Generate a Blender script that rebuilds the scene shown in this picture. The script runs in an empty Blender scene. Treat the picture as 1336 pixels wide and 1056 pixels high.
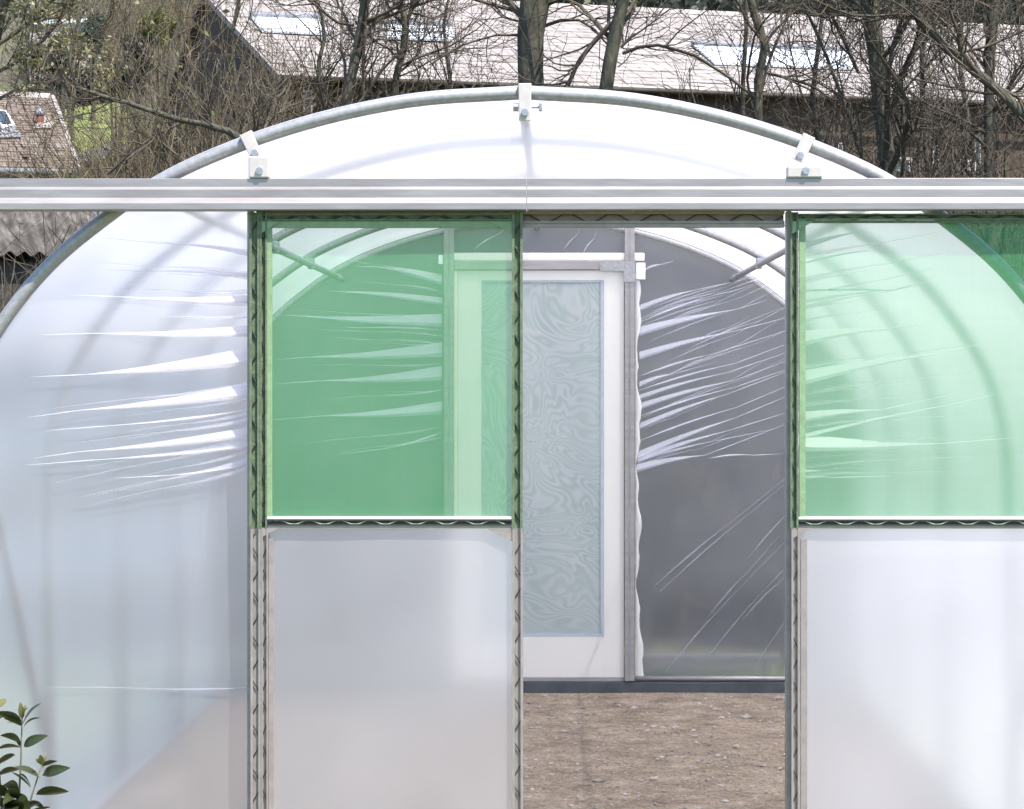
import bpy, math, random
import numpy as np

# ------------------------------------------------------------------ camera, sky, sun, exposure
SC = bpy.context.scene
C = SC.collection
FPX, PX0, PY0, CAMH = 3240.0, 700.0, 490.0, 1.687      # focal length and principal point in photo pixels, eye height
cam_d = bpy.data.cameras.new('camera'); cam = bpy.data.objects.new('camera', cam_d); C.objects.link(cam)
cam.location = (0, 0, CAMH); cam.rotation_euler = (math.radians(90), 0, 0)
cam_d.sensor_fit = 'HORIZONTAL'; cam_d.sensor_width = 36.0
cam_d.lens = 36.0 * FPX / 1336.0
cam_d.shift_x = (668 - PX0) / 1336.0
cam_d.shift_y = -(528 - PY0) / 1336.0
cam_d.clip_start = 0.1; cam_d.clip_end = 1500
SC.camera = cam

SUN = np.array([0.30, -0.33, 0.80]); SUN /= np.linalg.norm(SUN)      # direction towards the sun
elev = math.asin(SUN[2]); azim = math.atan2(SUN[0], SUN[1])
world = bpy.data.worlds.new('World'); SC.world = world; world.use_nodes = True
wn = world.node_tree.nodes; wl = world.node_tree.links
sky = wn.new('ShaderNodeTexSky'); sky.sky_type = 'NISHITA'; sky.sun_disc = False
sky.sun_elevation = elev; sky.sun_rotation = azim
sky.air_density = 1.0; sky.dust_density = 1.0; sky.ozone_density = 4.5
wl.new(sky.outputs[0], wn['Background'].inputs[0]); wn['Background'].inputs[1].default_value = 0.13
sd = bpy.data.lights.new('sun', 'SUN'); sun = bpy.data.objects.new('sun', sd); C.objects.link(sun)
sd.energy = 4.2; sd.angle = math.radians(0.53); sd.color = (1.0, 0.95, 0.88)
from mathutils import Vector
sun.rotation_euler = Vector(SUN).to_track_quat('Z', 'Y').to_euler(); sun.location = (6, 4, 20)
SC.view_settings.view_transform = 'Standard'; SC.view_settings.look = 'None'
SC.view_settings.exposure = 1.38; SC.view_settings.gamma = 1.0
SC.render.engine = 'CYCLES'
cy = SC.cycles
cy.max_bounces = 14; cy.transparent_max_bounces = 40; cy.transmission_bounces = 12; cy.diffuse_bounces = 5; cy.glossy_bounces = 4
cy.use_denoising = True; cy.sample_clamp_indirect = 6.0; cy.blur_glossy = 0.5

rng = np.random.default_rng(7); random.seed(7)

# ------------------------------------------------------------------ helpers
def W(px, py, Y):
    return np.array([(px - PX0) / FPX * Y, Y, CAMH - (py - PY0) / FPX * Y])

def tag(o, label=None, cat=None, group=None, kind=None):
    if label: o['label'] = label
    if cat: o['category'] = cat
    if group: o['group'] = group
    if kind: o['kind'] = kind
    return o

def empty(name, loc=(0, 0, 0), rz=0.0):
    o = bpy.data.objects.new(name, None); C.objects.link(o)
    o.location = loc; o.rotation_euler = (0, 0, rz); o.empty_display_size = 0.2
    return o

def link(name, me, mat, parent=None, loc=None):
    if mat is not None and not me.materials: me.materials.append(mat)
    o = bpy.data.objects.new(name, me); C.objects.link(o)
    if parent is not None: o.parent = parent
    if loc is not None: o.location = loc
    return o

def npmesh(name, V, F, mat, parent=None, smooth=False):
    """V (n,3), F (m,k) with k = 3 or 4"""
    V = np.asarray(V, dtype=np.float32); F = np.asarray(F, dtype=np.int32); k = F.shape[1]
    me = bpy.data.meshes.new(name)
    me.vertices.add(len(V)); me.vertices.foreach_set('co', V.ravel())
    me.loops.add(F.size); me.loops.foreach_set('vertex_index', F.ravel())
    me.polygons.add(len(F)); me.polygons.foreach_set('loop_start', np.arange(0, F.size, k, dtype=np.int32))
    me.polygons.foreach_set('use_smooth', np.full(len(F), smooth))
    me.update(calc_edges=True); me.validate()
    return link(name, me, mat, parent)

class MB:
    def __init__(s): s.v = []; s.f = []
    def box(s, x0, x1, y0, y1, z0, z1):
        b = len(s.v)
        s.v += [(x0, y0, z0), (x1, y0, z0), (x1, y1, z0), (x0, y1, z0), (x0, y0, z1), (x1, y0, z1), (x1, y1, z1), (x0, y1, z1)]
        s.f += [tuple(b + i for i in q) for q in ((0, 3, 2, 1), (4, 5, 6, 7), (0, 1, 5, 4), (1, 2, 6, 5), (2, 3, 7, 6), (3, 0, 4, 7))]
        return s
    def poly_prism(s, pts, d):
        """closed polygon of 3D points swept by vector d"""
        b = len(s.v); n = len(pts)
        s.v += [tuple(p) for p in pts] + [tuple(np.array(p) + np.array(d)) for p in pts]
        s.f.append(tuple(b + i for i in range(n))[::-1]); s.f.append(tuple(b + n + i for i in range(n)))
        for i in range(n):
            j = (i + 1) % n
            s.f.append((b + i, b + j, b + n + j, b + n + i))
        return s
    def tube(s, pts, r, sides=8, cap=True):
        pts = np.asarray(pts, float); n = len(pts); r = np.full(n, r) if np.isscalar(r) else np.asarray(r, float)
        t = np.gradient(pts, axis=0); t /= np.linalg.norm(t, axis=1)[:, None] + 1e-9
        up = np.array([0, 0, 1.0]) if abs(t[0][2]) < 0.9 else np.array([1.0, 0, 0])
        b = len(s.v); u = np.cross(t[0], up); u /= np.linalg.norm(u)
        for i in range(n):
            u = u - t[i] * np.dot(u, t[i]); u /= np.linalg.norm(u); w = np.cross(t[i], u)
            for k in range(sides):
                a = 2 * math.pi * k / sides
                s.v.append(tuple(pts[i] + r[i] * (math.cos(a) * u + math.sin(a) * w)))
        for i in range(n - 1):
            for k in range(sides):
                k2 = (k + 1) % sides
                s.f.append((b + i * sides + k, b + i * sides + k2, b + (i + 1) * sides + k2, b + (i + 1) * sides + k))
        if cap:
            s.f.append(tuple(b + k for k in range(sides))[::-1]); s.f.append(tuple(b + (n - 1) * sides + k for k in range(sides)))
        return s
    def build(s, name, mat, parent=None, smooth=False, bevel=0.0):
        me = bpy.data.meshes.new(name); me.from_pydata(s.v, [], s.f); me.update()
        if smooth:
            me.polygons.foreach_set('use_smooth', np.ones(len(me.polygons), bool))
        o = link(name, me, mat, parent)
        if bevel:
            m = o.modifiers.new('bevel', 'BEVEL'); m.width = bevel; m.segments = 2; m.limit_method = 'ANGLE'
        return o

def grid(fn, nu, nv):
    u = np.linspace(0, 1, nu); v = np.linspace(0, 1, nv)
    V = np.array([fn(a, b) for b in v for a in u])
    i = np.arange(nu - 1)[None, :] + nu * np.arange(nv - 1)[:, None]
    F = np.stack([i, i + 1, i + nu + 1, i + nu], -1).reshape(-1, 4)
    return V, F

# ------------------------------------------------------------------ materials
def newmat(name):
    m = bpy.data.materials.new(name); m.use_nodes = True
    nt = m.node_tree; nt.nodes.clear()
    out = nt.nodes.new('ShaderNodeOutputMaterial')
    return m, nt, out
def nd(nt, t, **kw):
    n = nt.nodes.new('ShaderNode' + t)
    for k, v in kw.items():
        if k in n.inputs.keys(): n.inputs[k].default_value = v
        else: setattr(n, k, v)
    return n
def rgba(c): return (c[0], c[1], c[2], 1.0)

def noise_col(nt, cols, scale, detail=6, rough=0.6, pos=None, stretch=None, distort=0.0):
    tc = nd(nt, 'TexCoord'); src = tc.outputs['Object']
    if stretch:
        mp = nd(nt, 'Mapping'); mp.inputs['Scale'].default_value = stretch; nt.links.new(src, mp.inputs[0]); src = mp.outputs[0]
    nz = nd(nt, 'TexNoise'); nz.inputs['Scale'].default_value = scale; nz.inputs['Detail'].default_value = detail
    nz.inputs['Roughness'].default_value = rough; nz.inputs['Distortion'].default_value = distort
    nt.links.new(src, nz.inputs['Vector'])
    cr = nd(nt, 'ValToRGB'); el = cr.color_ramp.elements
    pos = pos or [0.3 + 0.4 * i / (len(cols) - 1) for i in range(len(cols))]
    el[0].position, el[0].color = pos[0], rgba(cols[0]); el[1].position, el[1].color = pos[-1], rgba(cols[-1])
    for p, c in list(zip(pos, cols))[1:-1]:
        e = el.new(p); e.color = rgba(c)
    nt.links.new(nz.outputs[0], cr.inputs[0])
    return src, nz, cr

def plain(name, cols, scale=20, rough=0.6, metal=0.0, bump=0.0, bscale=None, pos=None, stretch=None, spec=0.5, detail=6):
    m, nt, out = newmat(name)
    src, nz, cr = noise_col(nt, cols, scale, pos=pos, stretch=stretch, detail=detail)
    p = nd(nt, 'BsdfPrincipled'); p.inputs['Roughness'].default_value = rough; p.inputs['Metallic'].default_value = metal
    p.inputs['Specular IOR Level'].default_value = spec
    nt.links.new(cr.outputs[0], p.inputs['Base Color'])
    if bump:
        b = nd(nt, 'Bump'); b.inputs['Strength'].default_value = bump; b.inputs['Distance'].default_value = 0.02
        n2 = nd(nt, 'TexNoise'); n2.inputs['Scale'].default_value = bscale or scale * 3; n2.inputs['Detail'].default_value = 8
        nt.links.new(src, n2.inputs['Vector']); nt.links.new(n2.outputs[0], b.inputs['Height']); nt.links.new(b.outputs[0], p.inputs['Normal'])
    nt.links.new(p.outputs[0], out.inputs[0])
    return m

def film(name, a, b, c, d, rough=0.45, ior=1.06, tint=(0.985, 0.968, 0.985), col=(0.94, 0.918, 0.945), gloss=0.06, var=0.06, bump=0.0):
    """polythene: clear share a, soft-scattering share b, translucent share c, reflecting share d"""
    m, nt, out = newmat(name); L = nt.links.new
    T = nd(nt, 'BsdfTransparent'); T.inputs[0].default_value = rgba(tint)
    R = nd(nt, 'BsdfRefraction'); R.inputs['Color'].default_value = rgba(tint); R.inputs['Roughness'].default_value = rough; R.inputs['IOR'].default_value = ior
    R.distribution = 'GGX'
    X = nd(nt, 'BsdfTranslucent'); X.inputs[0].default_value = rgba(col)
    D = nd(nt, 'BsdfDiffuse'); D.inputs[0].default_value = rgba(col)
    m1 = nd(nt, 'MixShader'); m1.inputs[0].default_value = b / (a + b); L(T.outputs[0], m1.inputs[1]); L(R.outputs[0], m1.inputs[2])
    m2 = nd(nt, 'MixShader'); m2.inputs[0].default_value = d / (c + d); L(X.outputs[0], m2.inputs[1]); L(D.outputs[0], m2.inputs[2])
    m3 = nd(nt, 'MixShader'); L(m1.outputs[0], m3.inputs[1]); L(m2.outputs[0], m3.inputs[2])
    tc = nd(nt, 'TexCoord'); nz = nd(nt, 'TexNoise'); nz.inputs['Scale'].default_value = 2.2; nz.inputs['Detail'].default_value = 4
    L(tc.outputs['Object'], nz.inputs['Vector'])
    mr = nd(nt, 'MapRange'); f = (c + d) / (a + b + c + d)
    mr.inputs['From Min'].default_value = 0.3; mr.inputs['From Max'].default_value = 0.7
    mr.inputs['To Min'].default_value = max(0, f - var); mr.inputs['To Max'].default_value = min(1, f + var)
    L(nz.outputs[0], mr.inputs[0]); L(mr.outputs[0], m3.inputs[0])
    G = nd(nt, 'BsdfGlossy'); G.inputs['Roughness'].default_value = 0.22; G.inputs['Color'].default_value = (0.95, 0.96, 1, 1)
    m4 = nd(nt, 'MixShader'); m4.inputs[0].default_value = gloss; L(m3.outputs[0], m4.inputs[1]); L(G.outputs[0], m4.inputs[2])
    if bump:
        bn = nd(nt, 'Bump'); bn.inputs['Strength'].default_value = bump; bn.inputs['Distance'].default_value = 0.01
        n2 = nd(nt, 'TexNoise'); n2.inputs['Scale'].default_value = 9; n2.inputs['Detail'].default_value = 3
        L(tc.outputs['Object'], n2.inputs['Vector']); L(n2.outputs[0], bn.inputs['Height'])
        L(bn.outputs[0], G.inputs['Normal']); L(bn.outputs[0], X.inputs['Normal'])
    L(m4.outputs[0], out.inputs[0])
    return m

def netting(name, open_share, col, colt):
    m, nt, out = newmat(name); L = nt.links.new
    T = nd(nt, 'BsdfTransparent')
    D = nd(nt, 'BsdfDiffuse'); X = nd(nt, 'BsdfTranslucent'); X.inputs[0].default_value = rgba(colt)
    tc = nd(nt, 'TexCoord'); nz = nd(nt, 'TexNoise'); nz.inputs['Scale'].default_value = 3; nz.inputs['Detail'].default_value = 5
    L(tc.outputs['Object'], nz.inputs['Vector'])
    hs = nd(nt, 'MixRGB'); hs.inputs[1].default_value = rgba([x * 0.85 for x in col]); hs.inputs[2].default_value = rgba([min(1, x * 1.15) for x in col])
    L(nz.outputs[0], hs.inputs[0]); L(hs.outputs[0], D.inputs[0])
    m1 = nd(nt, 'MixShader'); m1.inputs[0].default_value = 0.5; L(D.outputs[0], m1.inputs[1]); L(X.outputs[0], m1.inputs[2])
    m2 = nd(nt, 'MixShader'); m2.inputs[0].default_value = 1 - open_share
    # fine weave: two crossed wave textures make the threads
    acc = None
    for sc in ((60, 60, 1.5), (1.6, 1.6, 40), (1.4, 1.4, 1.0)):
        mp = nd(nt, 'Mapping'); mp.inputs['Scale'].default_value = sc; L(tc.outputs['Object'], mp.inputs[0])
        wv = nd(nt, 'TexNoise'); wv.inputs['Scale'].default_value = 1.0; wv.inputs['Detail'].default_value = 3; L(mp.outputs[0], wv.inputs['Vector'])
        if acc is None: acc = wv.outputs[0]
        else:
            ad = nd(nt, 'Math', operation='ADD'); L(acc, ad.inputs[0]); L(wv.outputs[0], ad.inputs[1]); acc = ad.outputs[0]
    mr = nd(nt, 'MapRange'); mr.inputs['From Min'].default_value = 1.1; mr.inputs['From Max'].default_value = 1.9
    mr.inputs['To Min'].default_value = 1 - open_share - 0.014; mr.inputs['To Max'].default_value = 1 - open_share + 0.014
    L(acc, mr.inputs[0]); L(mr.outputs[0], m2.inputs[0])
    L(T.outputs[0], m2.inputs[1]); L(m1.outputs[0], m2.inputs[2]); L(m2.outputs[0], out.inputs[0])
    return m, nt, hs, m2

M = {}
M['steel'] = plain('galvanised_steel', [(0.25, 0.245, 0.25), (0.36, 0.355, 0.36)], 60, rough=0.48, metal=0.35, bump=0.05)
M['alu'] = plain('mill_aluminium', [(0.27, 0.245, 0.24), (0.36, 0.335, 0.33)], 30, rough=0.48, metal=0.6, bump=0.04, stretch=(0.15, 1, 1))
M['channel'] = plain('film_clad_aluminium', [(0.25, 0.215, 0.20), (0.34, 0.295, 0.275)], 25, rough=0.45, metal=0.3, bump=0.05)
M['net_clad'] = plain('net_clad_aluminium', [(0.07, 0.098, 0.055), (0.14, 0.185, 0.105)], 45, rough=0.8, bump=0.15)
M['net_clad_pale'] = plain('net_clad_edge', [(0.16, 0.25, 0.13), (0.22, 0.33, 0.18)], 35, rough=0.75, bump=0.1)
M['wire'] = plain('coated_wire', [(0.018, 0.018, 0.017), (0.04, 0.038, 0.034)], 60, rough=0.5)
M['plastic'] = plain('white_plastic', [(0.42, 0.38, 0.36), (0.50, 0.46, 0.44)], 30, rough=0.5)
M['bolt'] = plain('zinc_bolt', [(0.30, 0.31, 0.33), (0.42, 0.43, 0.46)], 80, rough=0.4, metal=0.8)
M['film'] = film('polythene_end', 0.10, 0.58, 0.24, 0.06, rough=0.40, ior=1.06, var=0.04)
M['film_door'] = film('polythene_door', 0.06, 0.58, 0.25, 0.10, rough=0.55, ior=1.07, var=0.05)
M['film_roof'] = film('polythene_cover', 0.13, 0.35, 0.42, 0.10, rough=0.4, ior=1.05, var=0.05)
M['film_far'] = film('polythene_far_end', 0.20, 0.54, 0.16, 0.07, rough=0.5, ior=1.06, tint=(0.97, 0.958, 0.98), col=(0.93, 0.918, 0.95), var=0.04, gloss=0.04)
M['fold'] = film('polythene_fold', 0.30, 0.14, 0.36, 0.20, rough=0.4, ior=1.05, var=0.10, gloss=0.10)
M['fold_front'] = film('polythene_fold_front', 0.30, 0.20, 0.30, 0.20, rough=0.4, ior=1.05, var=0.05, gloss=0.10)
M['fold_white'] = film('polythene_fold_white', 0.08, 0.10, 0.42, 0.40, rough=0.4, ior=1.05, var=0.05, gloss=0.10)
M['fold_faint'] = film('polythene_fold_faint', 0.50, 0.30, 0.13, 0.07, rough=0.4, ior=1.05, var=0.1, gloss=0.08)
M['white_film'] = film('white_film', 0.03, 0.05, 0.46, 0.46, rough=0.5, col=(0.97, 0.925, 0.865), var=0.02, gloss=0.06, bump=0.5)
M['net'], _nt, _hs, _m2 = netting('green_net', 0.46, (0.11, 0.39, 0.165), (0.14, 0.42, 0.20))

def moire_net():
    m, nt, hs, m2 = netting('pale_net', 0.16, (0.62, 0.72, 0.70), (0.7, 0.8, 0.78))
    L = nt.links.new
    tc = nd(nt, 'TexCoord')
    nz = nd(nt, 'TexNoise'); nz.inputs['Scale'].default_value = 1.7; nz.inputs['Detail'].default_value = 2.4; nz.inputs['Distortion'].default_value = 2.2
    L(tc.outputs['Object'], nz.inputs['Vector'])
    mu = nd(nt, 'Math', operation='MULTIPLY'); mu.inputs[1].default_value = 150.0; L(nz.outputs[0], mu.inputs[0])
    si = nd(nt, 'Math', operation='SINE'); L(mu.outputs[0], si.inputs[0])
    n2 = nd(nt, 'TexNoise'); n2.inputs['Scale'].default_value = 5; L(tc.outputs['Object'], n2.inputs['Vector'])
    a = nd(nt, 'MapRange'); a.inputs['From Min'].default_value = -1; a.inputs['From Max'].default_value = 1
    L(si.outputs[0], a.inputs[0])
    c1 = nd(nt, 'MixRGB'); c1.inputs[1].default_value = (0.50, 0.60, 0.53, 1); c1.inputs[2].default_value = (0.80, 0.77, 0.75, 1); L(a.outputs[0], c1.inputs[0])
    c2 = nd(nt, 'MixRGB'); c2.inputs[2].default_value = (0.68, 0.72, 0.67, 1); L(n2.outputs[0], c2.inputs[0]); L(c1.outputs[0], c2.inputs[1])
    for n in nt.nodes:
        if n.type == 'BSDF_DIFFUSE': L(c2.outputs[0], n.inputs[0])
        if n.type == 'BSDF_TRANSLUCENT': L(c2.outputs[0], n.inputs[0])
    return m
M['moire'] = moire_net()
M['dark_board'] = plain('dark_base_board', [(0.028, 0.034, 0.042), (0.055, 0.062, 0.072)], 12, rough=0.6, bump=0.1)
M['edge_shade'] = plain('blue_grey_edge_shade', [(0.30, 0.34, 0.40), (0.38, 0.42, 0.48)], 20, rough=0.5)  # shadow tone for the inner edges of the far door window
M['timber'] = plain('weathered_timber', [(0.04, 0.04, 0.042), (0.085, 0.083, 0.085)], 8, rough=0.8, bump=0.3, stretch=(0.2, 3, 3))
M['bark'] = plain('bark', [(0.030, 0.026, 0.020), (0.065, 0.060, 0.042), (0.10, 0.098, 0.06)], 9, rough=0.9, bump=0.8, bscale=30, stretch=(1, 1, 0.35))
M['twig'] = plain('twig_bark', [(0.040, 0.030, 0.021), (0.115, 0.090, 0.062)], 3, rough=0.85)
M['twig_dark'] = plain('dark_twig', [(0.032, 0.025, 0.018), (0.082, 0.065, 0.046)], 3, rough=0.85)
M['brush'] = plain('brush_twig', [(0.042, 0.030, 0.019), (0.105, 0.080, 0.047), (0.175, 0.148, 0.078)], 1.2, rough=0.85)

def leafmat(name, c0, c1, tr=0.35, rough=0.5, scale=2.0):
    m, nt, out = newmat(name); L = nt.links.new
    src, nz, cr = noise_col(nt, [c0, c1], scale, detail=8, rough=0.75)
    p = nd(nt, 'BsdfPrincipled'); p.inputs['Roughness'].default_value = rough; L(cr.outputs[0], p.inputs['Base Color'])
    X = nd(nt, 'BsdfTranslucent'); L(cr.outputs[0], X.inputs[0])
    mx = nd(nt, 'MixShader'); mx.inputs[0].default_value = tr; L(p.outputs[0], mx.inputs[1]); L(X.outputs[0], mx.inputs[2]); L(mx.outputs[0], out.inputs[0])
    return m
M['leaf_yellow'] = leafmat('young_leaf', (0.17, 0.165, 0.05), (0.46, 0.40, 0.25), scale=6)
M['leaf_olive'] = leafmat('olive_leaf', (0.07, 0.075, 0.02), (0.20, 0.20, 0.06))
M['leaf_blue'] = leafmat('blue_green_leaf', (0.025, 0.05, 0.035), (0.07, 0.12, 0.085))
M['leaf_dark'] = leafmat('dark_evergreen_leaf', (0.012, 0.018, 0.012), (0.04, 0.05, 0.03))
M['leaf_gloss'] = leafmat('glossy_evergreen_leaf', (0.020, 0.028, 0.012), (0.055, 0.066, 0.022), tr=0.2, rough=0.28, scale=12)
M['leaf_tip'] = leafmat('new_leaf', (0.11, 0.12, 0.035), (0.22, 0.20, 0.08), tr=0.4, rough=0.35, scale=14)
M['stem'] = plain('shrub_stem', [(0.09, 0.08, 0.045), (0.16, 0.12, 0.08)], 15, rough=0.7)
M['grass'] = plain('grass_blade', [(0.05, 0.075, 0.018), (0.13, 0.16, 0.05)], 2.5, rough=0.8)
M['lawn'] = plain('mown_lawn', [(0.12, 0.155, 0.035), (0.19, 0.22, 0.06)], 0.9, rough=0.95, bump=0.3, bscale=30)

def groundmat():
    m, nt, out = newmat('hillside'); L = nt.links.new
    tc = nd(nt, 'TexCoord')
    src, nz, cr = noise_col(nt, [(0.035, 0.030, 0.022), (0.075, 0.065, 0.045), (0.09, 0.10, 0.04), (0.15, 0.13, 0.09)], 0.45, detail=12, rough=0.72, pos=[0.3, 0.45, 0.58, 0.75])
    s2, n2, c2 = noise_col(nt, [(0.05, 0.075, 0.02), (0.10, 0.13, 0.035), (0.14, 0.14, 0.06)], 2.0, detail=10, rough=0.7)
    sp = nd(nt, 'SeparateXYZ'); L(tc.outputs['Object'], sp.inputs[0])
    mr = nd(nt, 'MapRange'); mr.inputs['From Min'].default_value = 14.2; mr.inputs['From Max'].default_value = 14.9; L(sp.outputs[1], mr.inputs[0])
    mx = nd(nt, 'MixRGB'); L(mr.outputs[0], mx.inputs[0]); L(c2.outputs[0], mx.inputs[1]); L(cr.outputs[0], mx.inputs[2])
    p = nd(nt, 'BsdfPrincipled'); p.inputs['Roughness'].default_value = 0.95; L(mx.outputs[0], p.inputs['Base Color'])
    b = nd(nt, 'Bump'); b.inputs['Strength'].default_value = 0.8; b.inputs['Distance'].default_value = 0.15
    n3 = nd(nt, 'TexNoise'); n3.inputs['Scale'].default_value = 6; n3.inputs['Detail'].default_value = 10; L(tc.outputs['Object'], n3.inputs['Vector'])
    L(n3.outputs[0], b.inputs['Height']); L(b.outputs[0], p.inputs['Normal']); L(p.outputs[0], out.inputs[0])
    return m
M['ground'] = groundmat()

def gravelmat():
    m, nt, out = newmat('gravel_soil'); L = nt.links.new
    src, nz, cr = noise_col(nt, [(0.17, 0.122, 0.080), (0.40, 0.305, 0.21), (0.64, 0.51, 0.375)], 3.5, detail=15, rough=0.85, pos=[0.36, 0.5, 0.62])
    tc = nd(nt, 'TexCoord')
    n2 = nd(nt, 'TexNoise'); n2.inputs['Scale'].default_value = 70; n2.inputs['Detail'].default_value = 6; n2.inputs['Roughness'].default_value = 0.8; L(tc.outputs['Object'], n2.inputs['Vector'])
    c2 = nd(nt, 'ValToRGB'); c2.color_ramp.elements[0].position = 0.35; c2.color_ramp.elements[0].color = (0.35, 0.33, 0.31, 1); c2.color_ramp.elements[1].position = 0.7; c2.color_ramp.elements[1].color = (1.35, 1.32, 1.3, 1)
    L(n2.outputs[0], c2.inputs[0])
    mx = nd(nt, 'MixRGB'); mx.blend_type = 'MULTIPLY'; mx.inputs[0].default_value = 1; L(cr.outputs[0], mx.inputs[1]); L(c2.outputs[0], mx.inputs[2])
    p = nd(nt, 'BsdfPrincipled'); p.inputs['Roughness'].default_value = 0.95; L(mx.outputs[0], p.inputs['Base Color'])
    b = nd(nt, 'Bump'); b.inputs['Strength'].default_value = 1.0; b.inputs['Distance'].default_value = 0.02
    L(n2.outputs[0], b.inputs['Height']); L(b.outputs[0], p.inputs['Normal']); L(p.outputs[0], out.inputs[0])
    return m
M['gravel'] = gravelmat()
M['stone'] = plain('pebble', [(0.16, 0.13, 0.105), (0.30, 0.25, 0.21), (0.42, 0.37, 0.33)], 9, rough=0.9, detail=2)

def tilemat(name, cols, w, h, mortar, scale=1.0, bump=0.4, nscale=1.5):
    m, nt, out = newmat(name); L = nt.links.new
    src, nz, cr = noise_col(nt, cols, nscale, detail=12, rough=0.75)
    uv = nd(nt, 'UVMap') if False else nd(nt, 'TexCoord')
    br = nd(nt, 'TexBrick'); br.inputs['Scale'].default_value = scale; br.inputs['Brick Width'].default_value = w; br.inputs['Row Height'].default_value = h
    br.inputs['Mortar Size'].default_value = 0.012; br.inputs['Color1'].default_value = (1.08, 1.08, 1.08, 1); br.inputs['Color2'].default_value = (0.86, 0.85, 0.84, 1); br.inputs['Mortar'].default_value = rgba(mortar)
    L(uv.outputs['UV'], br.inputs['Vector'])
    mx = nd(nt, 'MixRGB'); mx.blend_type = 'MULTIPLY'; mx.inputs[0].default_value = 1; L(cr.outputs[0], mx.inputs[1]); L(br.outputs[0], mx.inputs[2])
    p = nd(nt, 'BsdfPrincipled'); p.inputs['Roughness'].default_value = 0.85; L(mx.outputs[0], p.inputs['Base Color']); L(p.outputs[0], out.inputs[0])
    return m
M['slate'] = tilemat('pale_slate', [(0.15, 0.128, 0.112), (0.27, 0.24, 0.222), (0.36, 0.335, 0.318)], 0.42, 0.26, (0.5, 0.47, 0.45), nscale=3.5)
M['tile'] = tilemat('tan_tile', [(0.095, 0.068, 0.050), (0.155, 0.118, 0.092), (0.25, 0.22, 0.195)], 0.22, 0.2, (0.35, 0.33, 0.31), nscale=1.1)
M['corrugated'] = plain('old_corrugated_sheet', [(0.032, 0.027, 0.023), (0.075, 0.065, 0.057), (0.15, 0.135, 0.122)], 3.0, rough=0.9, bump=0.3)
M['barn_wall'] = plain('dark_stone_wall', [(0.034, 0.022, 0.013), (0.085, 0.058, 0.036)], 2.5, rough=0.9, bump=0.6, bscale=8)
M['render'] = plain('pale_render', [(0.34, 0.31, 0.28), (0.45, 0.42, 0.39)], 2, rough=0.9, bump=0.2)
M['shed_wall'] = plain('dark_boards', [(0.025, 0.023, 0.02), (0.07, 0.062, 0.052)], 3, rough=0.9, bump=0.4, stretch=(4, 4, 0.4))
M['rooflight'] = plain('rooflight_sheet', [(0.72, 0.76, 0.78), (0.80, 0.83, 0.85)], 2, rough=0.25)
M['lead'] = plain('lead_flashing', [(0.16, 0.17, 0.19), (0.30, 0.31, 0.34)], 6, rough=0.55, metal=0.2)
M['ridge'] = plain('ridge_tile', [(0.22, 0.19, 0.175), (0.32, 0.285, 0.265)], 4, rough=0.85, bump=0.2)
M['glass'] = plain('window_glass', [(0.03, 0.04, 0.05), (0.06, 0.07, 0.08)], 1, rough=0.06)
M['red'] = plain('red_clay', [(0.13, 0.035, 0.03), (0.19, 0.06, 0.05)], 20, rough=0.8)
M['paint_white'] = plain('white_paint', [(0.68, 0.69, 0.70), (0.80, 0.80, 0.80)], 5, rough=0.5)
M['turq'] = plain('pale_turquoise_sheet', [(0.55, 0.70, 0.70), (0.72, 0.80, 0.80)], 3, rough=0.3)

# ------------------------------------------------------------------ terrain
_hy = np.array([-400, 16, 20, 28, 35, 40, 50, 60, 68, 80, 120, 200, 400, 900.0])
_hz = np.array([0, 0, 0.25, 0.9, 1.6, 2.3, 4.3, 6.9, 8.8, 11.5, 21, 42, 60, 62.0])
def ground_h(x, y):
    base = np.interp(y, _hy, _hz)
    k = np.clip((np.asarray(y) - 17) / 20, 0, 1)
    return base + k * (0.25 * np.sin(x * 0.31 + 1.3) * np.cos(y * 0.23) + 0.10 * np.sin(x * 0.9 + y * 0.7))
gx = np.concatenate([np.linspace(-400, -40, 14)[:-1], np.linspace(-40, 40, 121), np.linspace(40, 400, 14)[1:]])
gy = np.concatenate([np.linspace(-200, 0, 6)[:-1], np.linspace(0, 90, 136), np.linspace(90, 900, 30)[1:]])
GX, GY = np.meshgrid(gx, gy); GZ = ground_h(GX, GY)
ii = np.arange(len(gx) - 1)[None, :] + len(gx) * np.arange(len(gy) - 1)[:, None]
o = npmesh('ground', np.stack([GX, GY, GZ], -1).reshape(-1, 3), np.stack([ii, ii + 1, ii + len(gx) + 1, ii + len(gx)], -1).reshape(-1, 4), M['ground'], smooth=True)
tag(o, kind='structure')

# ------------------------------------------------------------------ polytunnel
FY, LEN, NB = 7.2, 6.0, 4
PT_C, PT_S = -0.038, 0.0067
tunnel = empty('polytunnel', (PT_C, FY, 0), -PT_S)
tag(tunnel, 'arched polytunnel of clear polythene on steel hoops with sliding green net doors', 'polytunnel')

def LX(px, v): return (px - PX0) / FPX * (FY + v) - (PT_C + PT_S * v)
def LZ(py, v): return CAMH - (py - PY0) / FPX * (FY + v)

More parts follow.
